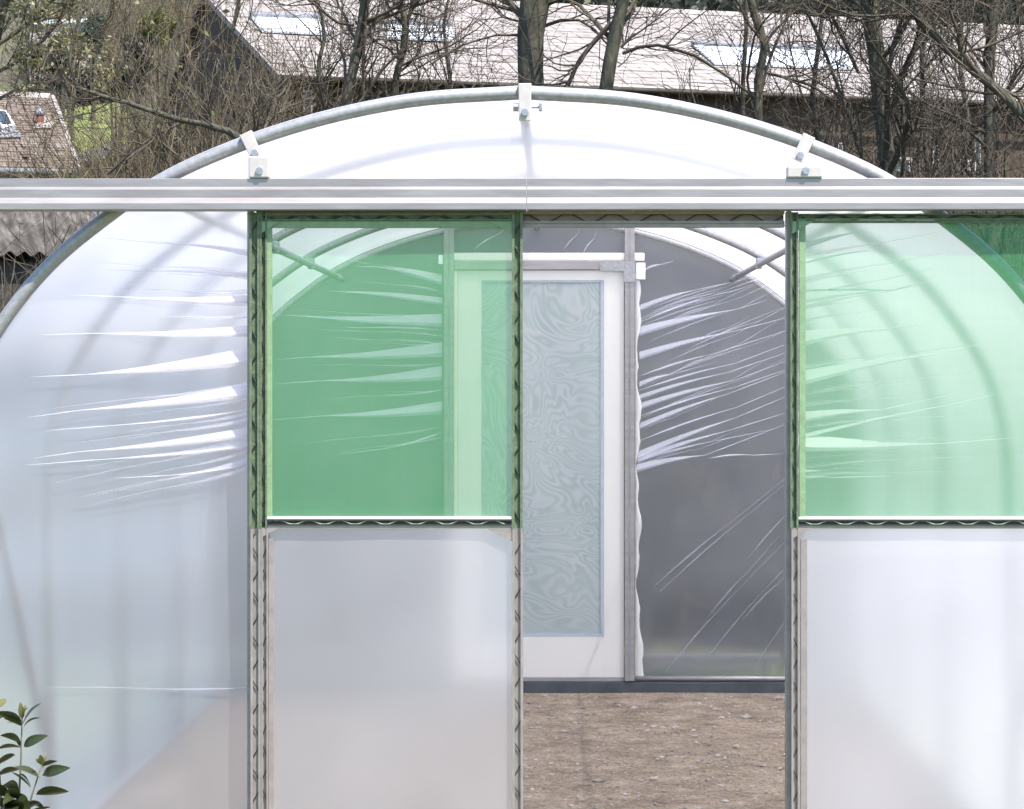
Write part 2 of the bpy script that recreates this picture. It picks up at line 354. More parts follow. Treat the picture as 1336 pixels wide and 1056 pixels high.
ZAP = LZ(121, 0)                      # centre line of the hoop at its apex
_half = np.array([0, 150, 274, 380, 470, 554, 615, 672, 716, 739, 748, 750, 750.0]) / 450
_sag = np.array([0, 11, 37, 72, 113, 170, 221, 288, 362, 437, 508, 600, 1133.0]) / 450
_prof_n = 60
def _smooth_profile():
    h = _half; s = _sag
    t = np.concatenate([[0], np.cumsum(np.hypot(np.diff(h), np.diff(s)))])
    # Catmull-Rom resample
    tt = np.concatenate([np.linspace(0, t[-2], _prof_n), [t[-1]]])
    def cr(a):
        m = np.gradient(a, t); out = np.zeros_like(tt)
        k = np.clip(np.searchsorted(t, tt, 'right') - 1, 0, len(t) - 2); dt = t[k + 1] - t[k]; u = (tt - t[k]) / dt
        return (2*u**3-3*u**2+1)*a[k] + (u**3-2*u**2+u)*dt*m[k] + (-2*u**3+3*u**2)*a[k+1] + (u**3-u**2)*dt*m[k+1]
    hh, ss = cr(h), cr(s); hh[0] = 0; ss[0] = 0
    return hh, ss
PH, PS = _smooth_profile(); PZ = ZAP - PS; PZ[-1] = 0.0
ARCH = np.concatenate([np.stack([-PH[::-1], PZ[::-1]], -1), np.stack([PH[1:], PZ[1:]], -1)])      # x,z left to right
_up = PS <= _sag[-3]
def arch_z(x): return np.interp(abs(x), PH[_up], PZ[_up])
def arch_x(z): return np.interp(-z, -PZ, PH)
HW = PH.max()

# hoops
hm = MB().tube([(x, 0, z) for x, z in ARCH], 0.020, 12)
hoop0 = hm.build('hoop', M['steel'], tunnel, smooth=True)
for k in range(1, NB + 1):
    if k == 1: hoop1 = MB().tube([(x, 0, z) for x, z in ARCH], 0.0185, 10).build('hoop', M['steel'], tunnel, smooth=True); hoop1.location = (0, LEN / NB, 0)
    else: link('hoop', hoop1.data, None, tunnel, (0, k * LEN / NB, 0))
# cover sheet over the hoops
off = []
for i in range(len(ARCH)):
    a = ARCH[max(i - 1, 0)]; b = ARCH[min(i + 1, len(ARCH) - 1)]; t = b - a; t /= np.linalg.norm(t); off.append((-t[1], t[0]))
OUT = ARCH + 0.0215 * np.array(off)
NV = 49
vv = np.linspace(0.004, LEN + 0.01, NV)
V = []
for v in vv:
    ph = (v / (LEN / NB)) % 1.0
    dip = 0.012 * math.sin(math.pi * ph) ** 2
    for i, (x, z) in enumerate(OUT):
        n = off[i]; w = 0.003 * math.sin(v * 5 + i * 0.8) * math.sin(math.pi * ph)
        V.append((x - n[0] * (dip + w), v, z - n[1] * (dip + w)))
n = len(OUT); ii = np.arange(n - 1)[None, :] + n * np.arange(NV - 1)[:, None]
npmesh('cover_film', V, np.stack([ii, ii + n, ii + n + 1, ii + 1], -1).reshape(-1, 4), M['film_roof'], tunnel, smooth=True)

# end sheets (columns from the ground, or the lintel, up to the arch)
def end_sheet(name, v, x0, x1, zl, mat, seed, amp=0.006):
    r = np.random.default_rng(seed); ph = r.uniform(0, 6, 8)
    V = []; F = []
    def part(xa, xb, zlow, nx, nz):
        b = len(V)
        for i in range(nx):
            x = xa + (xb - xa) * i / (nx - 1); zt = arch_z(x) - 0.004
            for j in range(nz):
                z = zlow + (zt - zlow) * j / (nz - 1)
                e = min(1, min(abs(x - x0), abs(x - x1)) / 0.2, (zt - z) / 0.15)
                d = amp * max(e, 0) * (math.sin(7 * z + 2.1 * x + ph[0]) + 0.6 * math.sin(17 * z - 3.0 * x + ph[1]) + 0.4 * math.sin(5 * x + ph[2]))
                V.append((x, v + d, z))
        for i in range(nx - 1):
            for j in range(nz - 1):
                q = b + i * nz + j; F.append((q, q + nz, q + nz + 1, q + 1))
    xe = HW - 0.004
    part(-xe, x0, 0.0, 28, 60); part(x0, x1, zl, 24, 20); part(x1, xe, 0.0, 28, 60)
    return npmesh(name, V, F, mat, tunnel, smooth=True)
FV = 0.008
X0, X1 = LX(331, FV), LX(1030, FV)
ZL = LZ(277, FV)
front = end_sheet('end_film', FV, X0, X1, ZL, M['film'], 3)
front['label'] = 'hazy front end sheet with creases fanning out from the door posts'
BV = LEN - 0.01
bX0, bX1 = LX(581, BV), LX(829, BV)
bZL = LZ(346, BV)
back = end_sheet('end_film', BV, bX0, bX1, bZL, M['film_far'], 5, amp=0.003)
back['label'] = 'clear far end sheet with long bright creases'

# creases: tapering pleats of gathered film
def crease(parent, v, ya, yb, xa, tip, ext=None, toward=-1, name='crease', thick=0.35, mat='fold'):
    pts = [((xa, ya), (xa, yb))]
    wt = 1.6
    a = np.array([xa, (ya + yb) / 2.0]); w0 = abs(yb - ya); b = np.array(tip, float)
    nseg = 9; rows = []
    for i in range(nseg + 1):
        t = i / nseg; c = a + (b - a) * t; w = w0 * (1 - t) ** 1.15 + wt * (0.4 + 0.6 * math.sin(math.pi * min(t + .15, 1)))
        if w0 < 5: w *= 0.15 + 0.85 * min(1, t * 2.5)
        bow = 2.2 * math.sin(math.pi * t) * (1 if ya < tip[1] else -1)
        rows.append((c[0], c[1] + bow, w))
    if ext is not None:
        e = np.array(ext, float)
        for i in range(1, 6):
            t = i / 5; c = b + (e - b) * t; rows.append((c[0], c[1], wt * (1 - t) * 0.9 + 0.25))
    V = []; F = []
    for (x, y, w) in rows:
        h = min(0.030, thick * 1.6 * w / 450 + 0.002)
        V += [(LX(x, v), v + toward * 0.002, LZ(y - w / 2, v)), (LX(x, v), v + toward * (0.002 + h), LZ(y + w * 0.22, v)), (LX(x, v), v + toward * 0.002, LZ(y + w / 2, v))]
    for i in range(len(rows) - 1):
        for k in range(2):
            F.append((3*i + k, 3*i + k + 1, 3*i + 3 + k + 1, 3*i + 3 + k))
    return npmesh(name, V, F, M[mat], parent)
vf = FV - 0.010
for args in [
    (454, 477, 324, (110, 489), (40, 492)), (501, 519, 324, (100, 536), (35, 545)), (558, 571, 324, (100, 590), (45, 598)),
    (577, 584, 324, (130, 600), (35, 607)), (603, 607, 324, (215, 621), (150, 624)), (425, 439, 324, (120, 435), (55, 437)),
    (386, 395, 324, (150, 387), (90, 385)), (357, 362, 324, (190, 354), (140, 352)), (329, 334, 324, (230, 318), (190, 314)),
    (533, 537, 324, (140, 556), (60, 562))]:
    crease(front, vf, *args, mat='fold_front')
for args in [
    (321, 330, 1040, (1119, 303), None), (345, 348, 1040, (1133, 327), None), (380, 398, 1040, (1164, 379), (1210, 367)),
    (433, 453, 1040, (1159, 429), (1236, 408)), (485, 504, 1040, (1224, 461), (1275, 450)), (539, 552, 1040, (1148, 535), (1241, 515)),
    (569, 574, 1040, (1240, 528), (1300, 514)), (566, 589, 1040, (1224, 579), (1340, 570)), (624, 627, 1040, (1085, 623), (1160, 621))]:
    crease(front, vf, *args, mat='fold_white')
vb = BV - 0.008
for args in [
    (359, 372, 577, (489, 348), (463, 348)), (389, 398, 577, (432, 380), None), (410, 426, 577, (384, 412), (362, 411)), (430, 433, 577, (463, 428), (450, 427)),
    (447, 465, 577, (400, 466), (357, 470)), (478, 496, 577, (420, 497), (357, 501)), (524, 540, 577, (420, 543), (345, 549)), (562, 566, 577, (500, 586), (440, 593))]:
    crease(back, vb, *args)
for args in [
    (353, 357, 836, (865, 345), (878, 341)), (399, 406, 834, (910, 378), (985, 362)), (427, 438, 834, (960, 404), (1000, 392)), (460, 469, 834, (960, 432), (1040, 411)),
    (418, 421, 838, (930, 386), (980, 374)), (499, 505, 834, (880, 488), (935, 472)), (508, 511, 834, (960, 474), (1050, 440)), (516, 521, 834, (950, 486), (1050, 452)),
    (527, 534, 834, (960, 496), (1050, 462)), (542, 545, 834, (960, 505), (1050, 474)), (553, 560, 834, (950, 514), (1050, 476)),
    (574, 577, 834, (960, 532), (1050, 494)), (590, 600, 832, (960, 545), (1060, 503)), (596, 604, 832, (950, 562), (1060, 528)), (606, 616, 830, (920, 594), (1060, 540)),
    (600, 603, 834, (930, 576), (1010, 560)), (489, 492, 836, (930, 462), (1050, 424)), (597, 599, 925, (985, 594), (1022, 592))]:
    crease(back, vb, *args)
for args in [
    (764, 767, 853, (960, 676), (1060, 596)), (770, 772, 862, (980, 668), (1070, 592)), (875, 878, 868, (960, 772), (1070, 660)), (860, 862, 920, (1000, 766), (1070, 695)),
    (868, 870, 985, (1040, 790), (1080, 745)), (330, 333, 760, (775, 312), (779, 300)), (326, 328, 735, (752, 308), (757, 299)), (325, 327, 618, (650, 306), (660, 298))]:
    crease(back, vb, *args, mat='fold_faint' if args[0] > 700 else 'fold')

cr_ = random.Random(12)
for k in range(26):
    t = cr_.random(); y = 405 + 205 * t; ang = -0.30 - 0.10 * math.sin(3 * t) + cr_.uniform(-.05, .05); x0 = 834 + cr_.random() ** 2 * 110; L_ = cr_.uniform(60, 230)
    yy = y + ang * (x0 - 834); crease(back, vb, yy - 1, yy + 1.0, x0, (x0 + L_ * .6, yy + ang * L_ * .6), (x0 + L_, yy + ang * 1.15 * L_), mat='fold_faint', thick=0.2)
for k in range(3):
    x0 = 860 + cr_.random() * 130; yy = 700 + cr_.random() * 170; L_ = cr_.uniform(60, 190); a_ = -cr_.uniform(0.85, 1.15)
    crease(back, vb, yy - 1.5, yy + 1.5, x0, (x0 + L_ * .6, yy + a_ * L_ * .6), (x0 + L_, yy + a_ * L_), mat='fold_faint', thick=0.2)
for k in range(14):
    yy = 360 + 215 * cr_.random(); L_ = cr_.uniform(60, 200); a_ = 0.12 - 0.0016 * (yy - 400) + cr_.uniform(-.03, .03)
    crease(back, vb, yy - 2, yy + 2, 577, (577 - L_ * .6, yy - a_ * L_ * .6), (577 - L_, yy - a_ * L_), mat='fold_faint', thick=0.2)
for k in range(22):
    yy = 320 + 300 * cr_.random(); L_ = cr_.uniform(90, 290); a_ = 0.10 - 0.0012 * (yy - 330) + cr_.uniform(-.03, .03)
    crease(front, vf, yy - 2.5, yy + 2.5, 324, (324 - L_ * .6, yy - a_ * L_ * .6), (324 - L_, yy - a_ * L_), mat='fold_faint', thick=0.2)
    a_ = 0.22 - 0.0006 * (yy - 330) + cr_.uniform(-.04, .04); yy += 10
    crease(front, vf, yy - 2.5, yy + 2.5, 1040, (1040 + L_ * .6, yy - a_ * L_ * .6), (1040 + L_, yy - a_ * L_), mat='fold_faint', thick=0.2)
crease(front, vf, 896.5, 899, 324, (150, 897.5), (60, 897), mat='fold_faint', thick=0.2)

# purlins, ridge tube, ground rails, corner braces
def tube_part(name, p, q, r=0.013, mat='steel', parent=tunnel, sides=10):
    return MB().tube([p, q], r, sides).build(name, M[mat], parent, smooth=True)
for s in (-1, 1):
    hx = 482 / 450; z = arch_z(hx) - 0.032
    pl = tube_part('purlin', (s * hx * 0.985, 0.03, z), (s * hx * 0.985, LEN - 0.06, z), 0.015)
    for k in range(1, NB):
        MB().box(s * hx * 0.985 - 0.014, s * hx * 0.985 + 0.014, k * 1.5 - 0.03, k * 1.5 + 0.03, z - 0.02, z + 0.03).build('clamp', M['bolt'], pl, bevel=0.004)
    MB().tube([(s * hx * 0.985, LEN - 0.16, z), (s * hx * 0.965, LEN - 0.03, z - 0.012)], 0.017, 10).build('tube_end', M['steel'], pl, smooth=True)
    tube_part('ground_rail', (s * (HW - 0.02), 0.02, 0.05), (s * (HW - 0.02), LEN - 0.02, 0.05), 0.016)
    tube_part('corner_brace', (s * (HW - 0.015), 0.03, LZ(432, 0)), (s * (HW - 0.015), 1.47, LZ(1000, 1.5)), 0.016)
    tube_part('corner_brace', (s * (HW - 0.015), LEN - 0.03, LZ(432, 0)), (s * (HW - 0.015), LEN - 1.47, 0.32), 0.016)
tube_part('ridge_tube', (0, 0.02, ZAP - 0.036), (0, LEN - 0.02, ZAP - 0.036), 0.016)

# hoop clamps carrying the rail
def clamp(px, z_top, ang, plate_len):
    x = LX(px, 0); z = arch_z(x); t = MB()
    ca, sa = math.cos(ang), math.sin(ang)
    def R(u, w): return (x + ca * u - sa * w, z + sa * u + ca * w)
    w2 = 0.019
    pts = [R(-w2, 0.021), R(w2, 0.021), R(w2 * 0.9, -plate_len), R(-w2 * 0.9, -plate_len)]
    t.poly_prism([(a, -0.030, b) for a, b in pts][::-1], (0, 0.006, 0))
    pts = [R(-w2, 0.019), R(w2, 0.019), R(w2, 0.024), R(-w2, 0.024)]
    t.poly_prism([(a, -0.030, b) for a, b in pts][::-1], (0, 0.05, 0))
    c = t.build('clamp', M['plastic'], tunnel, bevel=0.002)
    bx, bz = R(0.0, -plate_len * 0.72)
    MB().tube([(bx, -0.046, bz), (bx, -0.028, bz)], 0.011, 6).build('bolt', M['bolt'], c)
    return c
cl = clamp(326, 178, 0.44, 0.058); clamp(1050, 190, -0.44, 0.058)
cm = clamp(685, 112, 0.0, 0.085)
xa = LX(685, 0); zb = LZ(141, 0)
MB().tube([(xa - 0.034, -0.02, zb), (xa - 0.019, -0.02, zb)], 0.013, 10).build('bolt', M['bolt'], cm)
MB().tube([(xa + 0.019, -0.02, zb), (xa + 0.046, -0.02, zb)], 0.004, 8).build('bolt', M['bolt'], cm)
MB().box(xa + 0.040, xa + 0.050, -0.03, -0.01, zb - 0.012, zb + 0.012).build('wing_nut', M['bolt'], cm, bevel=0.002)
for (a, b, y0) in ((325, 352, 205), (1026, 1072, 218)):
    m = MB().box(LX(a, -.06), LX(b, -.06), -0.085, -0.035, LZ(233, -.06), LZ(y0, -.06)); blk = m.build('packer', M['plastic'], tunnel, bevel=0.004)
    MB().tube([((LX(a, -.06) + LX(b, -.06)) / 2 + 0.002, -0.09, LZ(224, -.06)), ((LX(a, -.06) + LX(b, -.06)) / 2 + 0.002, -0.084, LZ(224, -.06))], 0.011, 8).build('screw', M['bolt'], blk)

# rail: grooved extrusion in two lengths
def rail(x0, x1):
    k = 1 / (FPX / (FY - 0.1)); zt = LZ(232, -0.1)
    prof = [(-0.078, 0), (-0.078, 11.5), (-0.087, 14.5), (-0.087, 26), (-0.104, 33), (-0.104, 41.5), (-0.100, 42.5), (-0.045, 42.5), (-0.045, 36), (-0.030, 36), (-0.030, 0)]
    pts = [(x0, v, zt - y * k) for v, y in prof]
    return MB().poly_prism(pts[::-1], (x1 - x0, 0, 0)).build('door_rail', M['alu'], tunnel, bevel=0.0012)
xm = LX(687, -0.1)
rail(-1.85, xm - 0.0008); rail(xm + 0.0008, 1.85)

# wiggle-wire channels
def channel_boxes(m, vert, a0, a1, lo, hi, vf, depth=0.011, lip=None):
    """a0..a1 along the length, lo..hi across; vf = front plane"""
    w = hi - lo; lip = lip or w * 0.24; t = 0.0022
    def bx(l0, l1, c0, c1, y0, y1):
        if vert: m.box(c0, c1, y0, y1, l0, l1)
        else: m.box(l0, l1, y0, y1, c0, c1)
    bx(a0, a1, lo, hi, vf + depth - t, vf + depth)
    bx(a0, a1, lo, lo + t, vf, vf + depth - t); bx(a0, a1, hi - t, hi, vf, vf + depth - t)
    bx(a0, a1, lo + t, lo + lip, vf, vf + t); bx(a0, a1, hi - lip, hi - t, vf, vf + t)
def wiggle(vert, a0, a1, lo, hi, vf, period=0.127, r=0.0017, phase=0.0, jit=0.0):
    m = MB(); c = (lo + hi) / 2; A = (hi - lo) / 2 * 0.74; pts = []
    n = int((a1 - a0) / period * 10)
    for i in range(n + 1):
        s = a0 + (a1 - a0) * i / n; u = ((s + phase) / period) % 1.0
        tri = 4 * abs(u - 0.5) - 1
        y = c + A * max(-1, min(1, tri * 1.7))
        pts.append((y, vf + 0.0026 + r, s) if vert else (s, vf + 0.0026 + r, y))
    return m.tube(pts, r, 5)
def stile(door, mat, px0, px1, z0, z1, vf, wire=True, wr=0.0017, phase=0.0, name='stile'):
    m = MB(); channel_boxes(m, True, z0, z1, LX(px0, vf), LX(px1, vf), vf)
    o = m.build(name, M[mat], door)
    if wire: wiggle(True, z0 + .01, z1 - .01, LX(px0, vf), LX(px1, vf), vf, r=wr, phase=phase).build('lock_wire', M['wire'], door, smooth=True)
    return o
def crossbar(door, mat, py0, py1, x0, x1, vf, wire=True, wr=0.0017, phase=0.0, name='crossbar'):
    m = MB(); channel_boxes(m, False, x0, x1, LZ(py1, vf), LZ(py0, vf), vf)
    o = m.build(name, M[mat], door)
    if wire: wiggle(False, x0 + .01, x1 - .01, LZ(py1, vf), LZ(py0, vf), vf, r=wr, phase=phase).build('lock_wire', M['wire'], door, smooth=True)
    return o
DV = -0.070
def sheet(name, px0, px1, py0, py1, v, mat, parent, nx=30, nz=40, amp=0.002, seed=0):
    r = np.random.default_rng(seed); p = r.uniform(0, 6, 4)
    xa, xb, za, zb = LX(px0, v), LX(px1, v), LZ(py1, v), LZ(py0, v)
    def fn(a, b):
        e = 16 * a * (1 - a) * b * (1 - b)
        return (xa + (xb - xa) * a, v + amp * min(1, e * 2) * (math.sin(9 * a + 5 * b + p[0]) + .6 * math.sin(15 * b - 4 * a + p[1])), za + (zb - za) * b)
    V, F = grid(fn, nx, nz)
    return npmesh(name, V, F, mat, parent, smooth=True)
BOT = 1236
def sliding_door(d, label, seed):
    root = empty('sliding_door', (0, 0, 0)); root.parent = tunnel; root['label'] = label
    zt, zm, zb = LZ(277, DV), LZ(690, DV), LZ(BOT, DV)
    if d == 0:
        cols = [(325, 338.5, True), (339, 348, True)]; edge = (348, 354)
        r0, r1 = 668, 682
    else:
        cols = [(1031, 1041.5, True)]; edge = (1043, 1051)
        r0, r1 = 1373, 1387
    for i, (a, b, w) in enumerate(cols):
        stile(root, 'net_clad', a, b, zm, zt, DV, w, 0.0028, phase=0.03 * i + 0.01)
        stile(root, 'channel', a + 1.5, b + 1.5, zb, zm - 0.001, DV, w, 0.0017, phase=0.06 * i)
    MB().box(LX(edge[0], DV), LX(edge[1], DV), DV + 0.004, DV + 0.022, zm + 0.02, zt - 0.02).build('edge_strip', M['net_clad_pale'], root)
    MB().box(LX(edge[0] + 2, DV), LX(edge[1] + 2, DV), DV + 0.004, DV + 0.022, zb, zm - 0.03).build('edge_strip', M['channel'], root)
    stile(root, 'net_clad', r0, r1, zm, zt, DV, True, 0.0026, phase=0.02)
    stile(root, 'channel', r0 + .5, r1 + .5, zb, zm - 0.001, DV, True, 0.0017, phase=0.05)
    xl, xr = LX(edge[1] if d == 0 else edge[0], DV) , LX(r0, DV) - 0.0008
    xl0 = LX(cols[-1][1], DV) + 0.0008
    crossbar(root, 'net_clad', 279, 288 if d == 0 else 287, xl0, xr, DV + 0.001, True, 0.0036)
    MB().box(xl0, xr, DV + 0.006, DV + 0.022, LZ(297 if d == 0 else 291, DV), LZ(288.5 if d == 0 else 287.5, DV)).build('edge_strip', M['net_clad_pale' if d == 0 else 'net_clad'], root)
    crossbar(root, 'wire', 678, 686, xl0, xr, DV + 0.001, False)
    wiggle(False, xl0 + .02, xr - .02, LZ(685.5, DV), LZ(678.5, DV), DV - 0.0005, period=0.088, r=0.0022).build('lock_wire', M['net_clad_pale'], root, smooth=True)
    MB().box(xl0, xr, DV + 0.003, DV + 0.02, LZ(677.6, DV), LZ(674.5, DV)).build('edge_strip', M['paint_white'], root)
    MB().box(xl0, xr, DV + 0.004, DV + 0.02, LZ(690, DV), LZ(686.4, DV)).build('edge_strip', M['channel'], root)
    crossbar(root, 'channel', BOT - 12, BOT, xl0, xr, DV + 0.001, True)
    e = edge[1] - 2
    sheet('net_panel', e, r0 + 1, 291 if d == 0 else 287, 677, DV + 0.018, M['net'], root, seed=seed)
    sheet('film_panel', e, r0 + 1, 687, BOT - 4, DV + 0.0185, M['film_door'], root, seed=seed + 1, amp=0.003)
    # gussets in the corners
    def gus(pts, mat, v=DV - 0.0022):
        MB().poly_prism([(LX(a, v), v, LZ(b, v)) for a, b in pts], (0, 0.002, 0)).build('gusset', M[mat], root)
    L0, R0 = edge[0] - 10, r0 + 3
    gus([(L0, 289), (L0 + 28, 289), (L0, 306)], 'net_clad_pale', DV + 0.0012)
    gus([(R0, 306), (R0 - 36, 289), (R0, 289)], 'net_clad_pale', DV + 0.0032)
    gus([(L0 + 2, 689), (L0 + 26, 689), (L0 + 2, 702)], 'channel', DV + 0.0012)
    gus([(R0, 708), (R0 - 36, 690), (R0, 690)], 'channel', DV + 0.0032)
    return root
sliding_door(0, 'shut left sliding door, green net over polythene', 11)
sliding_door(1, 'right sliding door pushed open in front of the end sheet', 21)

# doorway posts and lintel of the front end
for (a, b) in ((324, 333), (1024, 1031)):
    MB().box(LX(a, 0), LX(b, 0), -0.035, 0.004, 0.0, LZ(277, 0)).build('door_post', M['alu'], tunnel, bevel=0.002)
lv = -0.030
lin = MB(); channel_boxes(lin, False, LX(334, lv), LX(1023.5, lv), LZ(292, lv), LZ(276, lv), lv, 0.03, lip=0.008)
lint = lin.build('lintel', M['channel'], tunnel)
wiggle(False, LX(336, lv), LX(1022, lv), LZ(291, lv), LZ(278, lv), lv - .0005, r=0.0019, period=0.129).build('lock_wire', M['wire'], lint, smooth=True)
MB().box(LX(334, lv), LX(1023.5, lv), lv - 0.004, lv + 0.03, LZ(297, lv), LZ(292.3, lv)).build('lip', M['channel'], lint, bevel=0.001)

# far end: door frame, door, base
fv = LEN - 0.03
def fbox(name, a, b, y0, y1, v0, v1, mat, parent=tunnel, bevel=0.0):
    return MB().box(LX(a, v0), LX(b, v0), v0, v1, LZ(y1, v0), LZ(y0, v0)).build(name, M[mat], parent, bevel=bevel)
for (a, b) in ((579, 592), (815, 828)):
    p = fbox('door_post', a, b, 296, 889, fv - 0.04, fv, 'alu', bevel=0.002)
    fbox('groove', (a + b) / 2 - 1.2, (a + b) / 2 + 1.2, 300, 888, fv - 0.0425, fv - 0.0402, 'lead', p)
h = fbox('door_header', 592.5, 814.5, 341, 352, fv - 0.038, fv - 0.004, 'alu', bevel=0.002)
fbox('film_roll', 586, 841, 330, 340.5, fv - 0.03, fv - 0.006, 'white_film', h, bevel=0.006)
for (x, y) in ((787, 348), (802, 348), (817, 348)):
    MB().tube([(LX(x, fv), fv - 0.052, LZ(y, fv)), (LX(x, fv), fv - 0.037, LZ(y, fv))], 0.007, 6).build('bolt', M['bolt'], h)
pl = MB(); v0 = fv - 0.047
pl.box(LX(783, v0), LX(829, v0), v0, v0 + .003, LZ(353.5, v0), LZ(341, v0)); pl.box(LX(813.5, v0), LX(829.5, v0), v0 + .0005, v0 + .0035, LZ(368, v0), LZ(353.2, v0))
pl.build('corner_plate', M['steel'], h)
fbox('packer', 829.5, 842, 343, 365, fv - 0.03, fv - 0.005, 'paint_white', bevel=0.003)
fbox('packer', 572, 578.5, 333, 345, fv - 0.03, fv - 0.005, 'paint_white', bevel=0.003)
# gathered film beside the post
r = np.random.default_rng(4); V = []; F = []
for i in range(70):
    y = 366 + (884 - 366) * i / 69
    w = 5 + 2.5 * math.sin(i * 0.33) + 1.6 * math.sin(i * 0.9 + 1) + (9 * max(0, (i - 62) / 7)) + r.normal(0, 0.4)
    for k in range(4):
        a = 828.5 + w * k / 3
        V.append((LX(a, fv), fv - 0.006 - 0.010 * math.sin(math.pi * k / 3) - 0.002 * (i % 2), LZ(y, fv)))
for i in range(69):
    for k in range(3): q = 4 * i + k; F.append((q, q + 1, q + 5, q + 4))
npmesh('gathered_film', V, F, M['white_film'], tunnel, smooth=True)
# far door
dv = fv - 0.012
fd = empty('far_door', (0, 0, 0)); fd.parent = tunnel; fd['label'] = 'white film door with a pale net window in the far end'
fr = MB()
A0, A1, B0, B1, C0, C1 = 597, 628, 788, 814, 353, 884
for (a, b, y0, y1) in ((A0, A1, C0, C1), (B0, B1, C0, C1), (A1 + .1, B0 - .1, C0, 366), (A1 + .1, B0 - .1, 831, C1)):
    fr.box(LX(a, dv), LX(b, dv), dv, dv + 0.012, LZ(y1, dv), LZ(y0, dv))
fr.build('frame_film', M['white_film'], fd)
sheet('net_panel', 627, 789, 365, 832, dv + 0.009, M['moire'], fd, seed=31, amp=0.006)
tr = MB()
for (a, b, y0, y1) in ((628.2, 630, 366.4, 830.6), (783.5, 787.8, 366.4, 830.6), (630.2, 783.3, 366.4, 368.5), (630.2, 783.3, 826.5, 830.6)):
    tr.box(LX(a, dv), LX(b, dv), dv + 0.001, dv + 0.007, LZ(y1, dv), LZ(y0, dv))
tr.build('window_edge_shade', M['edge_shade'], fd)  # blue-grey strips stand in for shadow along the window's inner edges
fbox('bottom_rail', A0, B1, 884.5, 889, dv - 0.004, dv + 0.012, 'alu', fd)
fbox('strip', 592.5, 596.7, 353, 889, fv - 0.03, fv - 0.02, 'white_film', fd)
# base of the far end
for (a, b) in ((290, 578), (829, 1112)):
    MB().tube([(LX(a, fv), fv - 0.014, LZ(885, fv)), (LX(b, fv), fv - 0.014, LZ(885, fv))], 0.015, 10).build('base_tube', M['alu'], tunnel, smooth=True)
fbox('base_board', 292, 1110, 890, 909, fv - 0.03, fv + 0.01, 'dark_board', bevel=0.003)

# ------------------------------------------------------------------ floor inside, stones
V, F = grid(lambda a, b: (-HW * 1.0 + 2 * HW * a + PT_C, FY - 0.9 + 7.0 * b, 0.007 + 0.002 * math.sin(9 * a + 4) * math.sin(11 * b + 1) + 0.001 * math.sin(23 * a + 17 * b)), 80, 120)
V[:, 2] = np.maximum(V[:, 2], 0.004)
o = npmesh('gravel_floor', V, F, M['gravel'], smooth=True); tag(o, kind='structure')
ico = np.array([(0, 0, 1), (0.9, 0, 0.3), (0.28, 0.85, 0.3), (-0.72, 0.53, 0.3), (-0.72, -0.53, 0.3), (0.28, -0.85, 0.3), (0.6, 0.45, -0.4), (-0.3, 0.7, -0.4), (-0.75, 0, -0.4), (-0.3, -0.7, -0.4), (0.6, -0.45, -0.4)])
icf = np.array([(0, 1, 2), (0, 2, 3), (0, 3, 4), (0, 4, 5), (0, 5, 1), (1, 6, 2), (2, 6, 7), (2, 7, 3), (3, 7, 8), (3, 8, 4), (4, 8, 9), (4, 9, 5), (5, 9, 10), (5, 10, 1), (1, 10, 6)])
N = 18000
pos = np.stack([rng.uniform(-HW + .05, HW - .05, N) + PT_C, rng.uniform(FY, FY + 5.85, N), np.full(N, 0.010)], -1)
sz = 0.0027 * np.exp(rng.normal(0, 0.7, N)) ; sz[:90] *= 3.2
an = rng.uniform(0, 6.28, N); st = np.stack([rng.uniform(.8, 1.5, N), rng.uniform(.7, 1.2, N), rng.uniform(.4, .8, N)], -1)
v = ico[None] * st[:, None] * sz[:, None, None]
v = np.stack([v[..., 0] * np.cos(an)[:, None] - v[..., 1] * np.sin(an)[:, None], v[..., 0] * np.sin(an)[:, None] + v[..., 1] * np.cos(an)[:, None], v[..., 2]], -1) + pos[:, None]
f = icf[None] + (np.arange(N) * 11)[:, None, None]
o = npmesh('loose_stones', v.reshape(-1, 3), f.reshape(-1, 3), M['stone'], smooth=False)
tag(o, 'loose pale stones scattered over the tunnel floor', 'stones', kind='stuff')

# ------------------------------------------------------------------ background buildings
TH = math.radians(17.6); U = np.array([math.cos(TH), math.sin(TH), 0]); B = np.array([-math.sin(TH), math.cos(TH), 0])   # along eaves / away from us

